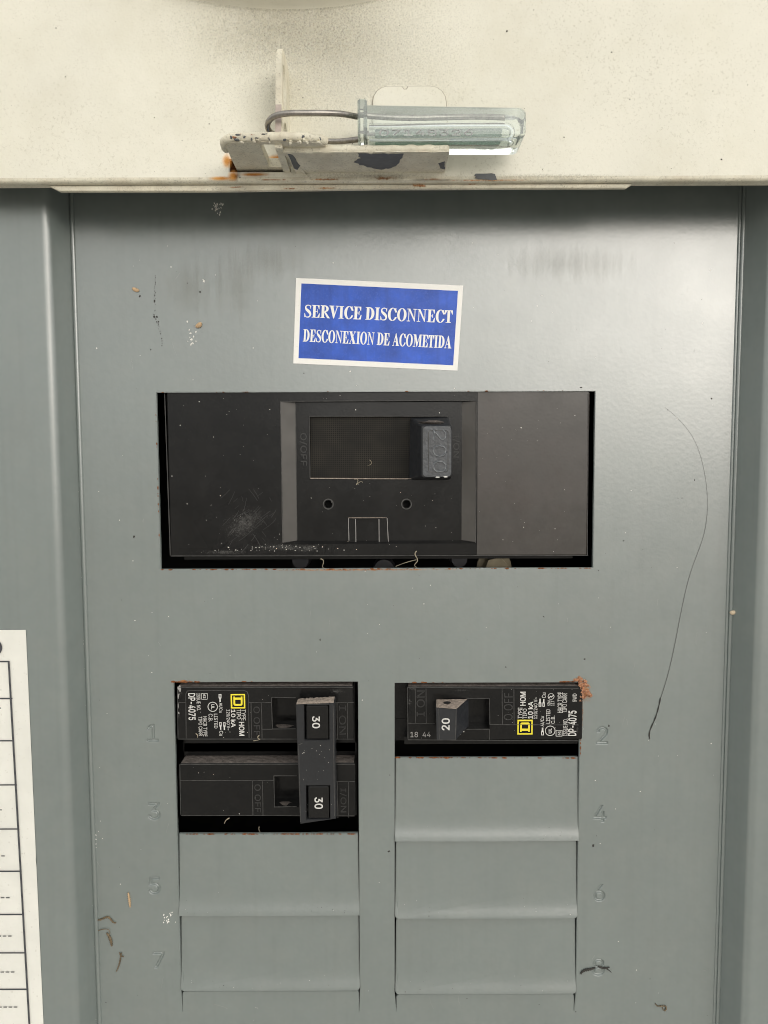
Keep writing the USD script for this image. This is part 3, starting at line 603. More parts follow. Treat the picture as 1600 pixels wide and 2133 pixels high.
# second tab: bent plate under the seal
BZ = P(770, 360, CD)[1]
bt = sg.Polygon([(P(617, 360, CD)[0], CD - 0.5), (P(600, 360, 38)[0], 36), (P(585, 303, 39.5)[0], 39), (P(592, 303, 39.8)[0], 39.8), (P(934, 303, 39.8)[0], 39.8), (P(936, 303, 39)[0], 39), (P(926, 360, CD)[0], CD - 0.5)])
plate2 = level(bt, BZ, BZ + 1.7)
tab_p = mc.add('lower_tab', plate2, CREAM_OLD)
rim2 = tube([(x, BZ + 0.95 + 0.1 * math.sin(k * 1.7), 39.2) for k, x in enumerate(np.linspace(P(588, 303, 39.5)[0], P(932, 303, 39.5)[0], 40))], 1.02 + 0.1 * np.sin(np.arange(40) * 1.3), 12)
mc.add('thick_rim', rim2, CREAM_OLD, tab_p, smooth=True)
def under(pts, z, t=0.12, R=rnd, jag=0.35):
    """A jagged flake on the underside of a tab."""
    q = [Q(px, py, z) for px, py in pts]; o = []
    for (a, b), (c, e) in zip(q, q[1:] + q[:1]):
        for k in range(5):
            s = k / 5; o.append((a + (c - a) * s + R.uniform(-jag, jag), b + (e - b) * s + R.uniform(-jag, jag)))
    return level(sg.Polygon(o).buffer(0), z - t, z + 0.02)
mc.add('paint_chip', under([(746, 319), (842, 319), (830, 340), (815, 350), (792, 352), (760, 346), (736, 337), (750, 330)], BZ), CHIP, tab_p, label='large dark grey chip in the cream paint')
mc.add('paint_chip', under([(926, 336), (927, 352), (918, 350), (914, 340)], BZ, jag=0.15), CHIP, tab_p)
mc.add('paint_chip', under([(600, 320), (610, 322), (625, 345), (620, 353), (612, 350)], BZ, jag=0.15), CHIP, tab_p)
# flap at the left end of the tab
mc.add('bent_edge', hull([(*P(577, 302, 39), 39), (*P(592, 302, 39), 39), (*P(640, 366, CD), CD), (*P(612, 352, CD), CD), (*P(592, 306, 39), 38)]), CREAM_OLD, tab_p)
# upright staple
sx1 = P(588.0, 200, 41)[0]; sx0 = sx1 - 1.95
st_top = P(586, 96, 41)[1]; st_bot = TZ - 1
side = sg.Polygon([(CD - 1, st_top + 0.6), (29, st_top + 1.7), (34, st_top + 1.6), (38.5, st_top + .6), (40.6, st_top - 1.4), (41.4, st_top - 4.5), (42.3, st_bot), (CD - 1, st_bot)]).buffer(-.5).buffer(.5)
side = side.difference(affinity.scale(sg.Point(36.2, st_top - 8.5).buffer(1, quad_segs=8), 2.7, 6.0)).difference(affinity.scale(sg.Point(34.5, P(570, 277, 36)[1]).buffer(1, quad_segs=8), 3.4, 3.2))
sm_ = along_x(side, sx0, sx1); k_ = np.clip((sm_.vertices[:, 1] - (st_top - 14)) / 14, 0, 1); sm_.vertices[:, 0] += np.where(sm_.vertices[:, 0] < (sx0 + sx1) / 2, .55, 0) * k_
mc.add('staple', sm_, CREAM_OLD, label='upright cream staple the seal wire loops round')
mc.add('worn_edge', hull([(*P(574, 217, 42.3), 42.2), (*P(586, 217, 42.3), 42.2), (*P(573, 280, 42.9), 42.7), (*P(585, 280, 42.9), 42.7), (*P(574, 217, 42.3), 41.8), (*P(573, 280, 42.3), 41.8)]), coated('pinkish_bare_edge', (0.42, 0.35, 0.31), 0.6, blotch=0.2, blotch_scale=500, bump=0.3))
# rust and grime
stains(mc, 'rust_stain', [(*P(473, 336, CD), 2.0, 3.0, CD + .22), (*P(486, 367, CD), 2.2, 2.2, CD + .22), (*P(582, 330, CD), 5.0, 1.6, CD + .23), (*P(530, 364, CD), 6.0, .8, CD + .23), (*P(460, 372, CD), 5, .9, CD + .23)], ST_RUST_OR, mface)
stains(mc, 'edge_rust', [(*P(680, 374, CD), 9, 0.55, CD + .24), (*P(800, 372, CD), 6, 1.0, CD + .24), (*P(570, 375, CD), 9, .4, CD + .24), (*P(1010, 376, CD), 22, .35, CD + .24), (*P(900, 374, CD), 5, .45, CD + .24)], ST_RUST, mface)
stains(mc, 'lip_rust', [(*P(870, 387, CD - 2.2), 5, .9, CD - 2.1), (*P(680, 392, CD - 2.2), 7, .5, CD - 2.1), (*P(490, 390, CD - 2.2), 3.5, .5, CD - 2.1), (*P(985, 383, CD - 2.2), 3, .6, CD - 2.1), (*P(600, 393, CD - 2.2), 6, .35, CD - 2.1)], ST_RUST, mface)
stains(mc, 'speckled_grime', [(*P(700, 100, CD), 75, 52, CD + .26), (*P(575, 60, CD), 62, 26, CD + .34), (*P(760, 366, CD), 40, 2.0, CD + .28), (*P(1130, 368, CD), 60, 1.6, CD + .28)], ST_SOOT, mface)
x, z = P(1150 - 137, 370, CD)
mc.add('paint_chip', ext(blob(x, z + .2, 3.6, 1.0, 16, .25), CD + 0.1, CD + 0.3), CHIP, mface)
pk = [lump(*P(rnd.uniform(500, 670), rnd.uniform(282, 296), 44.7), .3 + .5 * rnd.random(), .2 + .3 * rnd.random(), 44.0, .62, 9, rnd) for k in range(26)]
mc.add('peeling_paint', cat(*pk), CREAM_OLD, tongue_p, kind='stuff')
fl = []
for k in range(260):
    px, py = rnd.uniform(-40, 1640), rnd.uniform(8, 372)
    if rnd.random() > (0.25 + 0.75 * math.exp(-((px - 720) / 330) ** 2)): continue
    a = 0.05 + 0.08 * rnd.random() ** 3; fl.append(lump(*P(px, py, CD), a, a * rnd.uniform(.7, 1.6), CD + .1, .12, 6, rnd))
for px, py, a in ((1056, 65, .42), (1274, 109, .3), (1312, 207, .25), (1503, 332, .4), (1175, 286, .25), (1485, 190, .2), (500, 370, .3), (137, 160, .2)):
    fl.append(lump(*P(px, py, CD), a * .6, a * .6, CD + .1, .2, 8, rnd))
mc.add('dark_flecks', cat(*fl), BLACKSPOT, mface, kind='stuff')
mc.build()

# ================================================================== meter seal
sl = Thing('meter_seal', 'clear plastic padlock seal with bent wire shackle hanging from the hasp', 'padlock seal')
bx0, bx1 = P(757, 250, 42)[0], P(1094, 260, 40)[0]
bz0, bz1 = P(900, 325, 30)[1], P(900, 216, 42)[1]
def rounded_body(x0, x1, z0, z1, d0, d1, r, endr):
    """A block with eased edges whose far end is squared off with rounded corners."""
    sph = m3.Manifold.sphere(r, 16)
    tor = lambda x, z, d: m3.Manifold.cylinder(.02, endr, endr, 28).translate((x, z, d))
    pts = [sph.translate((x0 + r, z, d)) for z in (z0 + r, z1 - r) for d in (d0 + r, d1 - r)]
    for z, zs in ((z0 + endr, 0), (z1 - endr - .8, 0)):
        pts += [tor(x1 - endr, z, d0 + .8), tor(x1 - endr, z, d1 - .8), m3.Manifold.cylinder(.02, endr - .7, endr - .7, 28).translate((x1 - endr, z, d0)), m3.Manifold.cylinder(.02, endr - .7, endr - .7, 28).translate((x1 - endr, z, d1 - .02))]
    return m3.Manifold.batch_hull(pts)
shell = rounded_body(bx0, bx1, bz0, bz1, 30, 42, 0.9, 2.0)
ycyl = m3.Manifold.cylinder(bx1 - bx0 - 6.5, 2.6, 2.6, 28).rotate((0, 90, 0)).translate((bx0 + 1.5, (bz0 + bz1) / 2 - 1.6, 36.0))
ycap = m3.Manifold.sphere(2.6, 24).translate((bx1 - 5.0, (bz0 + bz1) / 2 - 1.6, 36.0))
shell = shell - (ycyl + ycap)
body = sl.add('body', shell, CLEAR, smooth=40)
gx = bx0 + 3
sl.add('insert', chbox(gx, bx1 - 6, (bz0 + bz1) / 2 - 1.9, (bz0 + bz1) / 2 - 0.3, 34.6, 37.4, 0.4), GREENISH, body)
sl.add('collar', chbox(P(745, 250, 42)[0], bx0 + 1.0, P(745, 285, 42)[1], P(745, 206, 42)[1], 31, 42.6, 0.5), CLEAR, body)
num = fit(sans('07148326', False), 790, 270, 985, 282, 42.05)
sl.add('serial_number', ext(num, 42.0, 42.12), FROST, body)
wp = [(*P(1050, 252, 37), 37), (*P(930, 251, 37), 37), (*P(800, 249, 38), 38), (*P(745, 243, 39), 39), (*P(715, 237.5, 42), 42), (*P(680, 235.5, 44), 44), (*P(630, 235.5, 45), 45), (*P(590, 237, 45), 45), (*P(568, 244, 44), 44), (*P(557.5, 258, 42), 42), (*P(562, 274, 39), 39),
      (*P(580, 283, 35.5), 35.5), (*P(610, 289, 33.5), 33.5), (*P(660, 293, 32.5), 32.5), (*P(705, 294.5, 32.5), 32.5), (*P(740, 291, 33), 33), (*P(800, 287, 33), 33), (*P(930, 286, 33), 33), (*P(1040, 287, 33), 33)]
sl.add('wire_shackle', tube(spline(wp, 120), 0.78, 14), STEEL, smooth=True)
sl.build()

# ================================================================== blue notice sticker
stk = Thing('notice_sticker', 'blue and white SERVICE DISCONNECT sticker on the grey cover above the main breaker', 'sticker')
c4 = [P(617, 579), P(965, 595), P(953, 772), P(611, 757)]
sheet4 = sg.Polygon(c4)
base = stk.add('backing', ext(sheet4, 0.035, 0.12), VINYL)
b4 = [P(628, 590.5), P(954, 606), P(944, 761), P(622, 746)]
stk.add('blue_field', ext(sg.Polygon(b4), 0.1, 0.15), BLUE)
ang = -2.45
def tilt_text(s, px0, py0, px1, py1, h):
    """Line of serif lettering from one pixel to another along its baseline, capitals h millimetres tall."""
    g = serif(s); a, b, c, e = g.bounds; x0, z0 = P(px0, py0); x1, z1 = P(px1, py1)
    L = math.hypot(x1 - x0, z1 - z0); g = affinity.affine_transform(g, [L / (c - a), 0, 0, h, -a * L / (c - a), 0])
    g = affinity.affine_transform(g, [1, 0.02, 0, 1, 0, 0])
    return affinity.translate(affinity.rotate(g, math.degrees(math.atan2(z1 - z0, x1 - x0)), origin=(0, 0)), x0, z0)
stk.add('lettering', ext(tilt_text('SERVICE DISCONNECT', 634, 661, 942, 673, 4.1), 0.14, 0.18), STICKER_WHITE, label='white serif lettering SERVICE DISCONNECT')
stk.add('lettering', ext(tilt_text('DESCONEXION DE ACOMETIDA', 631, 711.5, 940, 726, 4.05), 0.14, 0.18), STICKER_WHITE, label='white serif lettering DESCONEXION DE ACOMETIDA')
stk.build()

# ================================================================== directory card on the left flange
dc = Thing('directory_card', 'white ruled circuit directory card stuck on the left flange', 'label card')
pd = 10.05
e0, e1 = P(54, 1312, pd), P(93, 2180, pd)
xs = np.linspace(-165, e0[0], 26); zs = np.linspace(e1[1], e0[1], 60)
X, Z = np.meshgrid(xs, zs)
X = X + (e1[0] - e0[0]) * (e0[1] - Z) / (e0[1] - e1[1]) * (X - xs[0]) / (xs[-1] - xs[0])
D = pd + 0.10 + 0.30 * (np.exp(-((Z - P(60, 1795, pd)[1]) / 0.7) ** 2) + 0.6 * np.exp(-((Z - P(60, 1535, pd)[1] - 0.02 * X) / 0.6) ** 2) + 0.7 * np.exp(-((Z - P(60, 2015, pd)[1]) / 0.9) ** 2) + 0.4 * np.exp(-((Z - P(40, 1430, pd)[1]) / 0.6) ** 2) + 0.5 * np.exp(-((Z - P(60, 1640, pd)[1]) / 0.8) ** 2))
n = len(xs); f = [t for j in range(len(zs) - 1) for i in range(n - 1) for t in ((j * n + i, j * n + i + 1, j * n + n + i + 1), (j * n + i, j * n + n + i + 1, j * n + n + i))]
dc.add('paper', trimesh.Trimesh(np.stack([X.ravel(), Z.ravel(), D.ravel()], 1), f, process=False), PAPER, smooth=True)
pt = pd + 0.44
ln = []
for py, xe in ((1378, 19), (1455, 26), (1543, 26), (1635, 35), (1727, 36), (1815, 45), (1905, 46), (1985, 51), (2061, 56)):
    x, z = P(xe, py, pt); ln.append(sg.box(-160, z - .22, x, z + .22))
ln.append(sg.LineString([P(18, 1377, pt), P(62, 2150, pt)]).buffer(0.32, cap_style=2))
for py, xe in ((1475, 2), (1687, 4), (1783, 10), (1870, 20), (1950, 24), (2025, 30), (2098, 36)):
    x, z = P(xe, py, pt)
    for k in range(14): ln.append(sg.box(x - 1.2 - k * 1.75, z - .16, x - k * 1.75, z + .16))
dc.add('ruling', cat(*[ext(q, pt, pt + 0.03) for q in polys(ops.unary_union(ln))]), INK)
og = sans('CIRCUIT DIRECTORIO', True); og = affinity.scale(og, .45, .45, origin=(0, 0)); bb = og.bounds; ox, oz = P(5, 1364, pt)
dc.add('heading', ext(affinity.translate(og, ox - bb[2], oz - bb[1]), pt, pt + 0.03), INK)
dc.build()

# ================================================================== main breaker
FD = -1.0
mb = Thing('main_breaker', 'wide black main breaker with 200 amp toggle pushed right', 'circuit breaker')
ax0, ax1, az0, az1 = -72.6, 68.9, -33.8, 21.9
body = chbox(ax0, ax1, az0, az1, -40, FD, 0.45)
fx0, fx1, fz0, fz1 = prect(583.5, 836, 992, 1132, FD)
ix0, ix1 = P(616, 900, FD - 1.8)[0], P(962, 900, FD - 1.8)[0]
rec = hull([(fx0, fz0, FD + .01), (fx1, fz0, FD + .01), (fx0, fz1, FD + .01), (fx1, fz1, FD + .01), (ix0, fz0 + 0.9, FD - 1.8), (ix1, fz0 + 0.9, FD - 1.8), (ix0, fz1 - 0.2, FD - 1.8), (ix1, fz1 - 0.2, FD - 1.8)])
RD = FD - 1.8
wx0, wx1, wz0, wz1 = prect(645, 868, 934, 997, RD)
body = body - rec - box(wx0, wx1, wz0, wz1, RD - 3.2, RD + 1)
for px in (684, 847):
    x, z = P(px, 1050, RD); body = body - m3.Manifold.cylinder(6, 1.3, 1.3, 20).translate((x, z, RD - 5))
cut_x = fx1 + 0.25
B = mb.add('housing', body.trim_by_plane((-1, 0, 0), -cut_x), BLACK)
mb.add('side_panel', body.trim_by_plane((1, 0, 0), cut_x + 0.04), BLACK_SHEEN_DUST, label='right end panel, sky reflection and some dust painted into its greyer colour')
# worn light edges of the recess and window
rim = []
def ridge(pts, d, w=0.22, h=0.10): rim.append(ext(line(pts, w, d), d - 0.05, d + h))
ridge([(584, 836), (992, 834)], FD); ridge([(584, 836), (590, 1131)], FD); ridge([(992, 834), (991, 1131)], FD, .18)
ridge([(644.5, 867), (933, 867)], RD); ridge([(644.5, 867), (646, 997)], RD); ridge([(933, 867), (933.5, 880)], RD)
ridge([(616, 842), (619, 1124)], RD, .16); ridge([(962, 842), (964, 1126)], RD, .16)
ridge([(343, 820), (355, 1157)], FD, .25); ridge([(1225, 820), (1224, 1157)], FD, .2); ridge([(356, 1158), (1225, 1157)], FD, .22)
mb.add('worn_edges', cat(*rim), DARK_LINE, B)
dl = []
for a, b, w in (((590, 1131), (722, 1131), .55), ((808, 1131), (990, 1130), .5), ((646, 996.5), (850, 997), .35), ((850, 997), (900, 997), .2), ((726, 1079), (806, 1079), .4), ((724, 1128), (760, 1133), .3)):
    g = line([a, b], w, RD + .3); dl.append(ext(g, RD - .1, RD + .55))
mb.add('dust_line', cat(*dl), DUST, B, kind='stuff')
# little boss at the bottom of the recess
b0, b1, c0, c1 = prect(726, 1079, 807, 1133, RD)
n0, n1, _, n3 = prect(741, 1082, 790, 1133, RD + .6)
boss = box(b0, b1, c0, c1, RD - 1, RD + 0.7) - box(n0, n1, c0 - 1, n3, RD - .1, RD + 1)
for xa, xb in ((fx0 + .06, ix0 - .06), (fx1 - .06, ix1 + .06)):
    v = np.array([(xa, fz0 + .5, FD), (xb, fz0 + 1.0, RD + .03), (xb, fz1 - .3, RD + .03), (xa, fz1 - .2, FD)]); v[:, 2] += .03
    q = trimesh.Trimesh(v, [(0, 1, 2), (0, 2, 3)], process=False)
    if q.face_normals[0][2] < 0: q.invert()
    mb.add('side_strip', q, STRIP, label='greyer sloping strip beside the recess')
K = mb.add('boss', boss, BLACK)
mb.add('worn_edges', cat(*[ext(line(q, .2, RD + .7), RD + .68, RD + .76) for q in ([(726, 1079), (727, 1126)], [(806.5, 1079), (809, 1128)], [(741, 1081), (741.5, 1131)], [(789.5, 1081), (790, 1130)])]), GREY_INK, K)
rg = []
for px in (684, 847):
    x, z = P(px, 1050, RD); rg.append(ext(sg.Point(x, z).buffer(1.85, quad_segs=8).difference(sg.Point(x, z).buffer(1.5, quad_segs=8)), RD - .05, RD + .08))
    mb.add('screw_hole', m3.Manifold.cylinder(0.4, 1.25, 1.25, 18).translate((x, z, RD - 4.6)), INSIDE)
for q in rg: mb.add('hole_rim', q, DARK_LINE, B)
mb.add('screen', box(wx0 + .05, wx1 - .05, wz0 + .05, wz1 - .05, RD - 3.1, RD - 1.2), MESHCLOTH, label='dark woven screen behind the toggle slot')
# toggle
ts = m3.Manifold.sphere(1.0, 16)
tx = []
for px, py, d in ((855, 876, RD - 1), (926, 874, RD - 1), (853, 994, RD - 1), (928, 994, RD - 1)):
    x, z = P(px, py, d); tx.append(ts.translate((x + .9, z, d)))
for px, py, d in ((877, 885, 9), (942, 884, 9), (877, 996, 9), (942, 994, 9)):
    x, z = P(px, py, d); tx.append(ts.translate((x + (.95 if px < 900 else -.95), z + (-.95 if py < 950 else .95), d - 1)))
tog = m3.Manifold.batch_hull(tx)
TG = mb.add('toggle', tog, BLACK_GLOSS, smooth=40)
tf = rrect(*[prect(881, 888, 940, 993, 9)[k] for k in (0, 2, 1, 3)], 1.3)
mb.add('worn_face', slab(tf, 8.9, 9.06, .06, 3), WORN, TG)
g2 = rrect(*[prect(892, 896, 934, 984, 9)[k] for k in (0, 2, 1, 3)], 1.0)
mb.add('border', ext(g2.difference(g2.buffer(-.22)), 8.95, 9.13), DARK_LINE, TG)
mb.add('number', relief(fit(sans('200', True), 901, 894, 931, 986, 9, -90), 9.02, lambda q: .55 * (1 - np.exp(-(q / .35) ** 2)), .09), NUMBER, TG, smooth=True, label='raised number 200')
mb.add('dust_layer', lump((P(866, 876, 6)[0] + P(936, 880, 6)[0]) / 2, P(900, 880, 6)[1], 4.6, .7, 5.2, 2.4, 14, rnd), DUST_DARK, TG, kind='stuff', smooth=60)
mb.add('painted_glints', cat(*[ext(blob(*P(px, py, 9), rx, rz, 9, .3), 8.9, 9.2) for px, py, rx, rz in ((912, 994, .8, .25), (928, 993, .6, .25))]), WHITE_INK, TG, kind='stuff')  # white patches painted in place of highlights on the toggle
for s, r in (('O/OFF', (624, 902, 640, 970)), ('I/ON', (943, 905, 957, 953))):
    mb.add('moulded_mark', ext(fit(sans(s), *r, RD, -90), RD - .05, RD + .1), FAINT, label='moulded marking ' + s)
# terminal screws seen below the breaker
for px, py, r, mtl in ((627, 1166, 3.4, DARK_STEEL), (956, 1164, 3.2, DARK_STEEL), (800, 1184, 4.0, DARK_STEEL)):
    x, z = P(px, py, -14); mb.add('terminal_screw', m3.Manifold.cylinder(6, r, r * .86, 20).translate((x, z, -18)), mtl, smooth=40)
x, z = P(1033, 1184, -12)
mb.add('terminal_bolt', cat(m3.Manifold.cylinder(6, 4.6, 4.4, 6).rotate((0, 0, 12)).translate((x, z, -16)), m3.Manifold.cylinder(2, 6.2, 6.2, 24).translate((x, z, -18))), BRASS)
mb.add('lower_step', box(-70, 66, az0 - 2.0, az0, -40, -9), BLACK)
# chalky scuffs and flecks
stains(mb, 'scuffs', [(*P(510, 1090, FD), 15, 9, FD + .03, .5), (*P(590, 1140, FD), 24, 2.4, FD + .04), (*P(645, 1142, FD), 9, 2.6, FD + .03), (*P(470, 1150, FD), 16, 1.5, FD + .035)], ST_CHALK, B)
sc = []
for k in range(46):
    x, z = P(rnd.gauss(520, 38), rnd.gauss(1085, 32), FD)
    if z < az0 + 1 or x > fx0 - 1: continue
    a = rnd.choice((.7, .9, 2.2)) + rnd.gauss(0, .2); L = rnd.uniform(1, 5)
    sc.append(ext(sg.LineString([(x, z), (x + L * math.cos(a) * .5 + .1, z + L * math.sin(a) * .5), (min(x + L * math.cos(a), fx0 - .3), z + L * math.sin(a))]).buffer(rnd.uniform(.015, .035)), FD, FD + .02))
mb.add('scratches', cat(*sc), SCUFF, B, kind='stuff')
fl = []
for k in range(130):
    px, py = rnd.uniform(350, 1222), rnd.uniform(822, 1154)
    dd = FD if (px < 583 or px > 993 or py < 834 or py > 1133) else (RD if (624 < px < 955 and not (640 < px < 950 and 862 < py < 1003)) else None)
    if dd is None: continue
    a = 0.06 + 0.13 * rnd.random() ** 3; fl.append(lump(*P(px, py, dd), a, a * rnd.uniform(.7, 1.5), dd, .06, 6, rnd, rnd.uniform(0, 3)))
for k in range(45):
    px, py = 575 + rnd.gauss(0, 70), 1148 - abs(rnd.gauss(0, 7)); a = 0.07 + .1 * rnd.random(); fl.append(lump(*P(px, py, FD), a, a, FD, .06, 6, rnd))
mb.add('dust_flecks', cat(*fl), CHALK, B, kind='stuff')
def lint(pts, d, r=.12): return tube(spline([(*P(px, py, d + dd), d + dd) for px, py, dd in pts], 16), np.linspace(r, r * .5, 16), 5)
mb.add('lint', cat(lint([(738, 998, 0), (745, 1004, .4), (742, 1010, .6), (752, 1003, .6), (756, 1006, .5)], RD + .3), lint([(868, 1148, 0), (866, 1158, .3), (870, 1168, .3), (864, 1176, .2), (868, 1182, .2)], FD + .1, .2), lint([(868, 1166, 0), (845, 1172, .3), (824, 1180, .3)], FD + .1, .12),
                  lint([(668, 1164, 0), (674, 1172, .2), (672, 1180, .2), (679, 1184, .2)], FD, .14), lint([(770, 958, 0), (774, 964, 0), (766, 970, 0)], RD - 1.1, .1)), LINT, kind='stuff')
mb.build()

# ================================================================== branch breakers
BF = 0.5
def print_block(thing, parent, items, rot, d, logo, ul, lugs, boxno, extra=()):
    """The printed rating panel of a branch breaker."""
    out = [fit(sans(s, b), *r, d, rot) for s, b, r in items]
    for r in lugs:      # little wire lug symbols
        s = sg.box(0, .28, 10, .72).difference(sg.box(0, 0, 0, 0)); lug = ops.unary_union([sg.box(0, 0, 5, 2.6).difference(sg.box(.8, .8, 4.2, 1.8)), sg.Polygon([(5, 0), (5, 2.6), (6.6, 2.0), (10, 2.0), (10, .6), (6.6, .6)])])
        out.append(fit(lug, *r, d, rot))
    x0, x1, z0, z1 = prect(*ul, d); cx, cz, R = (x0 + x1) / 2, (z0 + z1) / 2, (x1 - x0) / 2
    out.append(sg.Point(cx, cz).buffer(R).difference(sg.Point(cx, cz).buffer(R - .22)))
    u = sans('UL', True); u = affinity.rotate(affinity.scale(u, .105, .105, origin=(0, 0)), rot, origin=(0, 0)); b = u.bounds
    out.append(affinity.translate(u, cx - (b[0] + b[2]) / 2, cz - (b[1] + b[3]) / 2))
    x0, x1, z0, z1 = prect(*boxno[1], d); q = rrect(x0, z0, x1, z1, .15)
    out.append(q.difference(q.buffer(-.16))); i = (x1 - x0) * .22
    t = affinity.rotate(sans(boxno[0], True), rot, origin=(0, 0)); b = t.bounds; k = (z1 - z0) * .62 / (b[3] - b[1])
    t = affinity.scale(t, k, k, origin=(0, 0)); b = t.bounds
    out.append(affinity.translate(t, (x0 + x1) / 2 - (b[0] + b[2]) / 2, (z0 + z1) / 2 - (b[1] + b[3]) / 2))
    out += list(extra)
    thing.add('printed_rating', ext(ops.unary_union(out), d - .02, d + .05), WHITE_INK, parent, label='white printed rating text')
    x0, x1, z0, z1 = prect(*logo, d); w = x1 - x0; h = z1 - z0
    fr = sg.box(x0, z0, x1, z1); fr = fr.difference(fr.buffer(-w * .09, join_style=2))
    D = ops.unary_union([rrect(.10, .05, .9, .95, .2), sg.box(.1, .05, .5, .95), sg.box(0, .05, .3, .2), sg.box(0, .8, .3, .95)]).difference(rrect(.31, .22, .72, .78, .06))
    D = affinity.rotate(D, rot, origin=(.5, .5)); b = D.bounds
    D = affinity.affine_transform(D, [w * .64 / (b[2] - b[0]), 0, 0, h * .64 / (b[3] - b[1]), x0 + w * .18 - b[0] * w * .64 / (b[2] - b[0]), z0 + h * .18 - b[1] * h * .64 / (b[3] - b[1])])
    thing.add('yellow_logo', ext(fr.union(D), d - .02, d + .05), YELLOW_INK, parent, label='yellow square emblem holding a letter D')

def pole(thing, x0, x1, z0, z1, win, zsh0, zsh1, pocket=6.5):
    """One breaker pole: raised face block on lower shoulders with the toggle slot cut in."""
    b = chbox(x0, x1, z0, z1, -30, BF, 0.35) + box(x0 - .2, x1 + .2, zsh0, zsh1, -30, -6.5)
    if win: b = b - box(win[0], win[1], win[2], win[3], BF - pocket, BF + 1)
    return thing.add('housing', b, BLACK)
def seams(thing, parent, lines, d=BF, w=.2):
    thing.add('seam_lines', cat(*[ext(line(q, w, d), d - .04, d + .06) for q in lines]), DARK_LINE, parent)
def top_dust(thing, parent, x0, x1, z, d0, d1, m=DUST_DARK):
    """Dust lying on an upward face: a thin uneven layer."""
    nx, nd = 46, 7; v = []; R = np.random.default_rng(5)
    for j in range(nd):
        for i in range(nx): v.append((x0 + (x1 - x0) * i / (nx - 1), z + 0.04 + 0.25 * R.random() * (0 < j < nd - 1), d0 + (d1 - d0) * j / (nd - 1)))
    f = [t for j in range(nd - 1) for i in range(nx - 1) for t in ((j * nx + i, j * nx + nx + i + 1, j * nx + i + 1), (j * nx + i, j * nx + nx + i, j * nx + nx + i + 1))]
    thing.add('dust_layer', trimesh.Trimesh(v, f, process=False), m, parent, kind='stuff')

db = Thing('double_breaker', 'black double-pole breaker with two 30 amp toggles joined by a handle tie', 'circuit breaker')
x0, x1, z0, z1 = prect(368.5, 1431, 737, 1540, BF); w = prect(565, 1453.5, 616, 1519, BF)
p1 = pole(db, x0, x1, z0, z1, (w[0], w[1] + 12, w[2], w[3]), z0 - 7, z1 + 2)
top_dust(db, p1, x0 + .4, x1 - .4, z1, -5.5, BF - .35)
y0, y1, v0, v1 = prect(374, 1591, 740.5, 1700, BF); w2 = prect(570, 1616, 618, 1681, BF)
p2 = pole(db, y0, y1, v0, v1, (w2[0], w2[1] + 12, w2[2], w2[3]), v0 - 3.2, v1 + 4.5)
top_dust(db, p2, y0 + .4, y1 - .4, v1, -6.4, BF - .35, DUST_DARK)
seams(db, p1, [[(369, 1463), (387, 1463)], [(518, 1463), (566, 1463)], [(697, 1463.5), (737, 1463.5)], [(523, 1463), (524, 1538)], [(545, 1463), (546, 1538)], [(565, 1453), (616, 1453.5)], [(565.5, 1453), (567.5, 1518)], [(567, 1518.5), (616, 1518)], [(702, 1463), (703, 1539)], [(724, 1463), (724.5, 1539)],
               [(369.5, 1432), (371, 1538)], [(371, 1539.5), (736, 1539.5)], [(372, 1432.3), (735, 1431.8)], [(388, 1538), (387, 1446), (390, 1439.5), (396, 1438.5), (508, 1438), (515, 1441), (517.5, 1448), (519, 1537)], [(546, 1519), (567, 1519)]])
seams(db, p2, [[(376, 1625.5), (570, 1626)], [(700, 1628), (739, 1628)], [(526, 1626), (527, 1698)], [(547, 1626), (548, 1698)], [(570, 1616), (618, 1616)], [(570.5, 1616), (572, 1680)], [(571, 1681), (618, 1680)], [(703, 1628), (704, 1704)], [(726, 1628), (726.5, 1704)],
               [(374.5, 1592), (376.5, 1697)], [(377, 1698.5), (739, 1699.5)], [(376, 1592.2), (739, 1592)]])
L_ = [('TYPE', False, (503, 1478, 512, 1500.6)), ('HOM', True, (497.5, 1503.8, 509.4, 1533)), ('TIPO', False, (493, 1477.5, 502, 1498)), ('10 kA', True, (481, 1478, 491, 1515)), ('120/240 V~', False, (471, 1478, 480, 1521)),
      ('Al/Cu', False, (455.6, 1463.8, 463.7, 1485)), ('Cu', False, (457, 1522.5, 465, 1533)), ('LISTED', False, (445.6, 1487, 453.8, 1517)), ('C.B.', False, (434.5, 1487, 443, 1503)), ('ISSUE NO.', False, (409.4, 1444.4, 418, 1480.6)),
      ('HACR TYPE', False, (422.8, 1492, 432, 1533.8)), ('TIPO CARR', False, (413.4, 1492.5, 422, 1532.5)), ('DP-4075', True, (391.5, 1444, 408, 1500))]
print_block(db, p1, L_, -90, BF, (480.6, 1445.6, 511, 1475.6), (432.5, 1461.5, 453.8, 1483), [(455.5, 1445.6, 461.5, 1462), (457, 1504, 462, 1520), (465, 1504, 470, 1520.6)], ('62', (419.4, 1443.8, 432.5, 1457)))
for par, s, r in ((p1, 'O OFF', (528, 1472, 542, 1532)), (p1, 'I ON', (706, 1470, 721, 1530)), (p2, 'O OFF', (530, 1634, 544, 1692)), (p2, 'I/ON', (708, 1642, 722, 1692))):
    g = fit(sans(s), *r, BF, -90); db.add('moulded_mark', ext(g.difference(g.buffer(-.16)), BF - .03, BF + .05), FAINT, par)
for px, py, par, nm in ((590, 1515, p1, 1), (594, 1677, p2, 2)):
    x, z = P(px, py, -1.5); db.add('dust_layer', lump(x, z - .1, 3.4, .55, -3.0, 2.6, 14, rnd), DUST_DARK, par, kind='stuff', smooth=60)
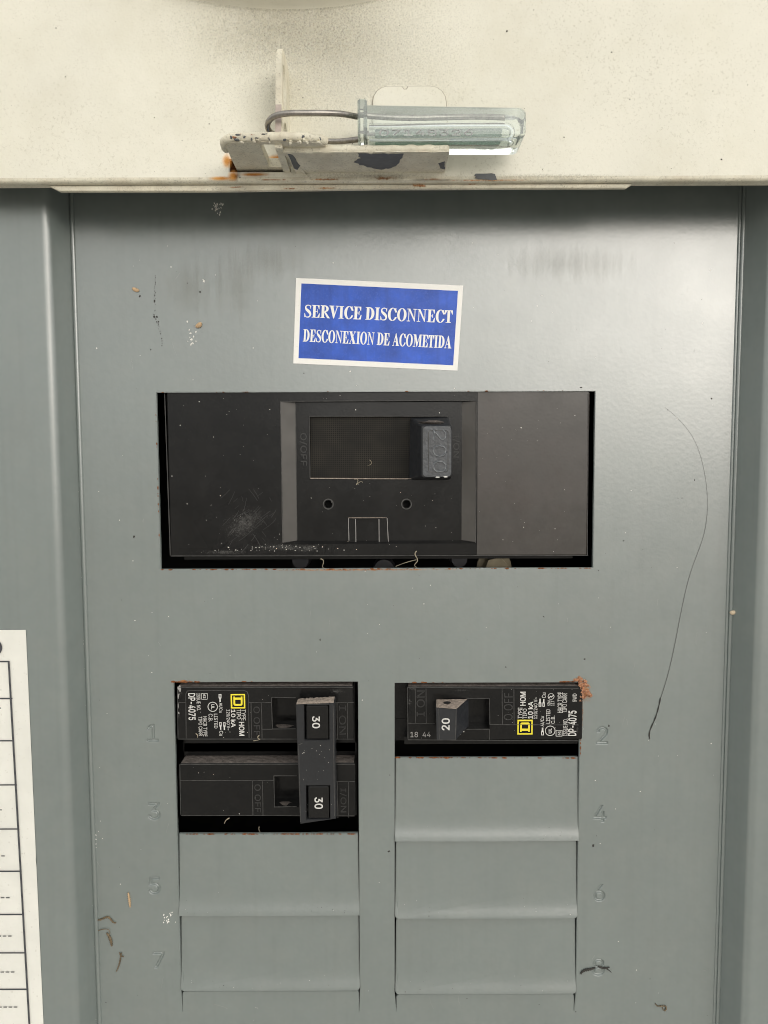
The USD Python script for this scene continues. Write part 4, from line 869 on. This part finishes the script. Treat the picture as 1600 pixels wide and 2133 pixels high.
# toggles and tie
TD = 9.0
def tie_pt(px, py, d=TD): return P(px, py, d)
outline = sg.Polygon([tie_pt(616, 1468), tie_pt(697, 1464), tie_pt(700, 1706), tie_pt(625, 1717)])
caps = [prect(638, 1470, 684, 1539, TD), prect(642, 1638, 685.5, 1704, TD)]
slots = [sg.box(a - .75, c - .45, b + .35, e + .2) for a, b, c, e in caps]
tie_shape = outline
for s in slots: tie_shape = tie_shape.difference(s)
tie = slab(tie_shape, 3.4, TD, .4, 4)
T = db.add('handle_tie', tie, BLACK_GLOSS, label='black plastic tie bar joining both toggles')
tx0, tx1 = tie_pt(617, 1467)[0], tie_pt(696, 1465)[0]; tz = tie_pt(650, 1466)[1]
dm = []
R5 = np.random.default_rng(3); nx, nd = 22, 8; v = []
for j in range(nd):
    for i in range(nx): v.append((tx0 + .1 + (tx1 - tx0 - .2) * i / (nx - 1), tz + .05 + .35 * R5.random() * (j < nd - 1) + (.30 if i > 4 else 0.1) * (0 < j < nd - 1) + (i / nx - .5) * .5, 3.5 + (TD - 3.6) * j / (nd - 1)))
f = [t for j in range(nd - 1) for i in range(nx - 1) for t in ((j * nx + i, j * nx + nx + i + 1, j * nx + i + 1), (j * nx + i, j * nx + nx + i, j * nx + nx + i + 1))]
db.add('dust_layer', trimesh.Trimesh(v, f, process=False), DUST, T, kind='stuff')
tg_ = fit(sans('HOMELINE'), 652, 1556, 662, 1625, TD, -90)
tlines = [ext(line(q, .2, TD), TD - .03, TD + .05) for q in ([(622, 1550), (626, 1712)], [(640, 1468), (685, 1466)], [(694, 1470), (697, 1700)], [(622, 1552), (630, 1548)])]
db.add('scratches', cat(*tlines), DARK_LINE, T, kind='stuff')
for (a, b, c, e), s_px, par in zip(caps, ((650, 1492, 667, 1517), (655, 1661, 673, 1685)), (p1, p2)):
    t = db.add('toggle', chbox(a, b, c, e, -3, TD + .25, .25), BLACK, label='black toggle end numbered 30')
    db.add('number', ext(fit(sans('30', True), *s_px, TD + .25, -90), TD + .23, TD + .30), WHITE_INK, t)
fl = []
for k in range(60):
    px, py = rnd.uniform(372, 736), rnd.uniform(1436, 1700)
    if 1538 < py < 1594 or px > 612 or (562 < px): continue
    a = .06 + .1 * rnd.random() ** 3; fl.append(lump(*P(px, py, BF), a, a, BF, .05, 5, rnd))
for k in range(26):
    px, py = rnd.uniform(630, 692), rnd.uniform(1545, 1700); a = .06 + .08 * rnd.random() ** 2; fl.append(lump(*P(px, py, TD), a, a, TD, .05, 5, rnd))
db.add('dust_flecks', cat(*fl), CHALK, p1, kind='stuff')
stains(db, 'scuffs', [(*P(700, 1440, BF), 5, 1.6, BF + .02), (*P(374, 1443, BF), 1.6, 2.4, BF + .02), (*P(372, 1490, BF), .9, 3, BF + .02)], ST_CHALK, p1)
db.add('worn_corner', cat(*[ext(blob(*P(px, py, BF), a, b, 12, .35), BF - .02, BF + .04) for px, py, a, b in ((374, 1434, .7, 1.0), (371.5, 1450, .25, .9), (371, 1470, .2, .8), (372, 1485, .35, .3))]), GREY_INK, p1, kind='stuff')
db.add('lint', cat(lint([(540, 1532, 0), (537, 1536, .4), (541, 1540, .3)], BF + .1, .2), lint([(528, 1543, 0), (536, 1542, .5), (542, 1540, .2)], BF, .14), lint([(478, 1704, 0), (470, 1710, .5), (468, 1716, .3)], BF - .5, .18), lint([(408, 1528, 0), (412, 1533, .2), (411, 1537, .2)], BF + .1, .16), lint([(540, 1722, -3), (541, 1732, -3), (546, 1736, -3)], 0, .12)), LINT, kind='stuff')
db.build()

sb = Thing('single_breaker', 'black single-pole breaker with its 20 amp toggle pushed left', 'circuit breaker')
x0, x1, z0, z1 = prect(848.5, 1431, 1213, 1541, BF); w = prect(972, 1454.5, 1020, 1518.5, BF)
q1 = pole(sb, x0, x1, z0, z1, (w[0] - 8, w[1], w[2], w[3]), z0 - 2.2, z1 + 2)
sb.add('lower_step', box(x0 - 1, x1, z0 - 2.0, z0 + .5, -20, -1.2), BLACK)
top_dust(sb, q1, x0 + .4, x1 - 1, z1, -5.5, BF - .35)
a0, a1, c0, c1 = prect(822, 1425, 848, 1542, -6)
sb.add('side_block', cat(box(a0 - 4, a1 + 2, c0, c1 + 3, -30, -6), box(a0 - 4, a1 + 2, P(830, 1497, -5)[1], c1 + 3, -30, -5.2), box(a0 - 4, a1 + 2, P(830, 1529, -5)[1], P(830, 1499, -5)[1], -30, -5.6)), BLACK)
seams(sb, q1, [[(849, 1432), (1205, 1434)], [(850, 1506.5), (906, 1507)], [(1020, 1509.5), (1205, 1510)], [(865, 1434), (865.5, 1506)], [(887.5, 1434), (888, 1506)], [(1046, 1436), (1046.5, 1509)], [(1070.5, 1436), (1071, 1509)], [(1019.5, 1519), (1019.5, 1541)], [(850, 1541), (1205, 1543)], [(849, 1432), (850, 1540)],
               [(972, 1454.5), (1020, 1454.5)], [(1020, 1454.5), (1020.5, 1509)], [(972, 1519), (1020, 1519)]])
R_ = [('TYPE', False, (1079, 1474, 1087.6, 1496.6)), ('HOM', True, (1083.5, 1441, 1095.4, 1470)), ('TIPO', False, (1089, 1476.4, 1097.7, 1497)), ('10 kA', True, (1100, 1461.8, 1110, 1497)), ('120/240 V~', False, (1111.8, 1452.8, 1120, 1497.5)), ('Cu', False, (1129, 1443, 1137, 1454)),
      ('Al/Cu', False, (1126, 1492, 1134, 1513)), ('SIM', False, (1141, 1459.5, 1146.6, 1470)), ('117', False, (1148.5, 1460, 1154.5, 1470)), ('LISTED', False, (1137.6, 1477.5, 1146, 1506.8)), ('C.B.', False, (1148, 1491, 1156, 1507)), ('ISSUE NO.', False, (1173, 1497, 1182, 1532.6)),
      ('HACR TYPE', False, (1162, 1442, 1171.4, 1484.8)), ('TIPO CARR', False, (1171.8, 1444.3, 1181, 1484.8)), ('DP-4075', True, (1184, 1480.3, 1200.6, 1532.6)), ('SWD', False, (1193, 1445, 1201, 1462))]
xa, xb, za, zb_ = prect(1141, 1443.8, 1155, 1457.8, BF); cc = sg.Point((xa + xb) / 2, (za + zb_) / 2)
mark = cc.buffer(1.1).difference(cc.buffer(.95)).union(sg.LineString([(cc.x - .8, cc.y - .5), (cc.x - .1, cc.y + .1), (cc.x + .1, cc.y - .2), (cc.x + .8, cc.y + .4)]).buffer(.13))
print_block(sb, q1, R_, 90, BF, (1078, 1499.4, 1109.5, 1530), (1135.6, 1511.8, 1156.8, 1532.6), [(1122.4, 1455.6, 1127.5, 1472), (1130.3, 1456, 1135, 1472), (1127.5, 1515.8, 1133, 1531.5)], ('61', (1158, 1520.8, 1171.4, 1533.8)), [mark])
for s, r in (('I ON', (868, 1438, 885, 1492)), ('O OFF', (1050, 1444, 1068, 1500))):
    g = fit(sans(s), *r, BF, 90); sb.add('moulded_mark', ext(g.difference(g.buffer(-.16)), BF - .03, BF + .05), FAINT, q1)
sb.add('date_code', ext(fit(sans('18  44'), 855, 1524.5, 897, 1535.5, BF), BF - .03, BF + .04), GREY_INK, q1)
hd = 8.0
pts = [(*P(910, 1455, -1), -1), (*P(976, 1455, -1), -1), (*P(911, 1512, -1), -1), (*P(976, 1513, -1), -1), (*P(908, 1474, hd), hd), (*P(950.5, 1477.5, hd), hd), (*P(910, 1541, hd), hd), (*P(949, 1541, hd), hd), (*P(912, 1520, 0), 0), (*P(974, 1515, 0), 0), (*P(908, 1459, 0), 0)]
h = sb.add('toggle', hull(pts), BLACK_GLOSS, label='black toggle numbered 20')
sb.add('number', ext(fit(sans('20', True), 920, 1496, 937, 1521, hd, 90), hd - .02, hd + .06), WHITE_INK, h)
tp = np.array([(*P(909, 1456.5, 0), 0.2), (*P(974, 1456, 0), 0.2), (*P(950.5, 1477.5, hd), hd - .05), (*P(908.5, 1474, hd), hd - .05)])
def on_top(u, t):
    a = tp[0] + (tp[1] - tp[0]) * u; b = tp[3] + (tp[2] - tp[3]) * u; return a + (b - a) * t
R6 = np.random.default_rng(9); nn = 14
v = [on_top(i / (nn - 1), j / (nn - 1)) + np.array([0, .06 + .22 * R6.random() * (0 < i < nn - 1 and 0 < j < nn - 1), 0]) for j in range(nn) for i in range(nn)]
f = [t for j in range(nn - 1) for i in range(nn - 1) for t in ((j * nn + i, j * nn + nn + i + 1, j * nn + i + 1), (j * nn + i, j * nn + nn + i, j * nn + nn + i + 1))]
sb.add('dust_layer', trimesh.Trimesh(v, f, process=False), DUST, h, kind='stuff')
c = on_top(.42, .48); e1 = (tp[1] - tp[0]) / np.linalg.norm(tp[1] - tp[0]); e2 = (tp[3] - tp[0]) / np.linalg.norm(tp[3] - tp[0])
ring = [c + np.array([0, .34, 0]) + 1.25 * (math.cos(a) * e1 + math.sin(a) * e2) for a in np.linspace(0, 2 * math.pi, 20, endpoint=False)]
sb.add('painted_pin_hole', trimesh.Trimesh(np.vstack([[c + np.array([0, .34, 0])], ring]), [(0, 1 + (k + 1) % 20, 1 + k) for k in range(20)], process=False), INSIDE, h)  # flat black disc painted as the shade inside the hole
sb.add('worn_edges', cat(tube([pts[5], pts[7]], .13, 5), tube([(*P(914, 1476, hd), hd), (*P(915, 1540, hd), hd)], .1, 5)), DARK_LINE, h)
fl = []
for k in range(70):
    px, py = rnd.uniform(852, 1200), rnd.uniform(1436, 1538)
    if 902 < px < 1024: continue
    a = .05 + .08 * rnd.random() ** 3; fl.append(lump(*P(px, py, BF), a, a, BF, .05, 5, rnd))
for px, py, a in ((966, 1524, .4), (960, 1530, .2), (968, 1520, .25)): fl.append(lump(*P(px, py, 2), a * .6, a, 1.5, .4, 7, rnd))
sb.add('dust_flecks', cat(*fl), CHALK, q1, kind='stuff')
stains(sb, 'scuffs', [(*P(860, 1434, BF), 3, .9, BF + .02), (*P(853, 1460, BF), .8, 4, BF + .02), (*P(960, 1438, BF), 5, .7, BF + .02), (*P(1203, 1520, BF), 1, 2, BF + .02)], ST_CHALK, q1)
sb.build()

# ================================================================== debris on the panel
def one(name, label, category, mesh, m, smooth=True, group=None):
    t = Thing(name, label, category, group); t.add(name, mesh, m, smooth=smooth); t.build()
one('seed_husk', 'brown flattened seed husk upper left of the blue sticker, beside a dark fleck', 'seed', husk((*P(283, 604), .35), 1.25, .62, .4, -.35, 3), SEED)
one('seed_husk', 'plump tan seed husk stuck close to the left edge of the blue sticker', 'seed', husk((*P(415, 678), .5), 1.2, .75, .6, .65, 4), SEED)
one('seed_husk', 'pale husk on the right rim level with the empty band below the main breaker', 'seed', husk((*P(1526, 1276, 1), 1.2), 1.0, .75, .6, .2, 5), SEED_PALE)
one('seed_husk', 'pale husk in the right channel level with slot numbers 2 and 4', 'seed', husk((*P(1541, 1606, 3), 3.4), 1.3, .8, .6, -.2, 6), SEED_PALE)
one('hair', 'long thin dark hair curving down the right side of the grey cover', 'hair',
    tube(spline([(*P(px, py, .12), .12) for px, py in ((1385, 848), (1402, 862),  (1440, 905), (1466, 975), (1474, 1050), (1466, 1115), (1443, 1180), (1420, 1270), (1400, 1370), (1376, 1455))], 90), np.linspace(.02, .055, 90), 6), BLACKSPOT)
one('dark_bristle', 'short thick dark bristle at the lower end of the curved hair', 'bristle', tube(spline([(*P(px, py, .2), .2) for px, py in ((1376, 1455), (1372, 1474), (1362, 1504), (1355, 1520), (1354, 1540))], 24), .16 + .06 * np.sin(np.arange(24) * 1.3), 7), BLACKSPOT)
def worm(pts, r, tip=None): return tube(spline([(*P(px, py, .3), .3) for px, py in pts], 26), r * (0.75 + .25 * np.sin(np.arange(26) * 1.9)) * np.sin(np.linspace(.35, 2.9, 26)) ** .5, 8)
one('curled_debris', 'brown curled insect case with pale hooked end on the left of the cover', 'insect case', worm([(203, 1916), (214, 1914), (226, 1911), (232, 1917), (237, 1922), (242, 1922)], .45), BARK)
one('curled_debris', 'brown hanging insect case with thin thread, just under the hooked one', 'insect case', cat(worm([(222, 1944), (227, 1950), (231, 1960), (233, 1971)], .6), lint([(202, 1939, 0), (215, 1936, .3), (224, 1936, .3), (229, 1946, .2)], .2, .16)), BARK)
one('plant_fragment', 'thin forked stalk fragment lying to the left of slot number 7', 'plant fragment', cat(worm([(253, 1985), (251, 1996), (248, 2010), (242, 2024)], .32), worm([(249, 1984), (254, 1992), (258, 1993)], .3)), BARK)
one('wood_sliver', 'brown pointed wood sliver between slot numbers 5 and 7', 'sliver', worm([(267, 1860), (269, 1872), (271, 1890)], .5), SEED)
one('leaf_curl', 'small curled dry leaf scrap at the bottom right of the cover', 'leaf scrap', worm([(1366, 2091), (1376, 2096), (1388, 2098), (1387, 2104), (1380, 2098)], .32), BARK)
one('twig', 'dark broken twig lying across slot number 8', 'twig', cat(worm([(1210, 2029), (1217, 2022), (1230, 2019), (1240, 2015)], .55), worm([(1246, 2013), (1254, 2016), (1270, 2015)], .45), worm([(1258, 2016), (1268, 2021), (1274, 2026)], .2)), BLACKSPOT)
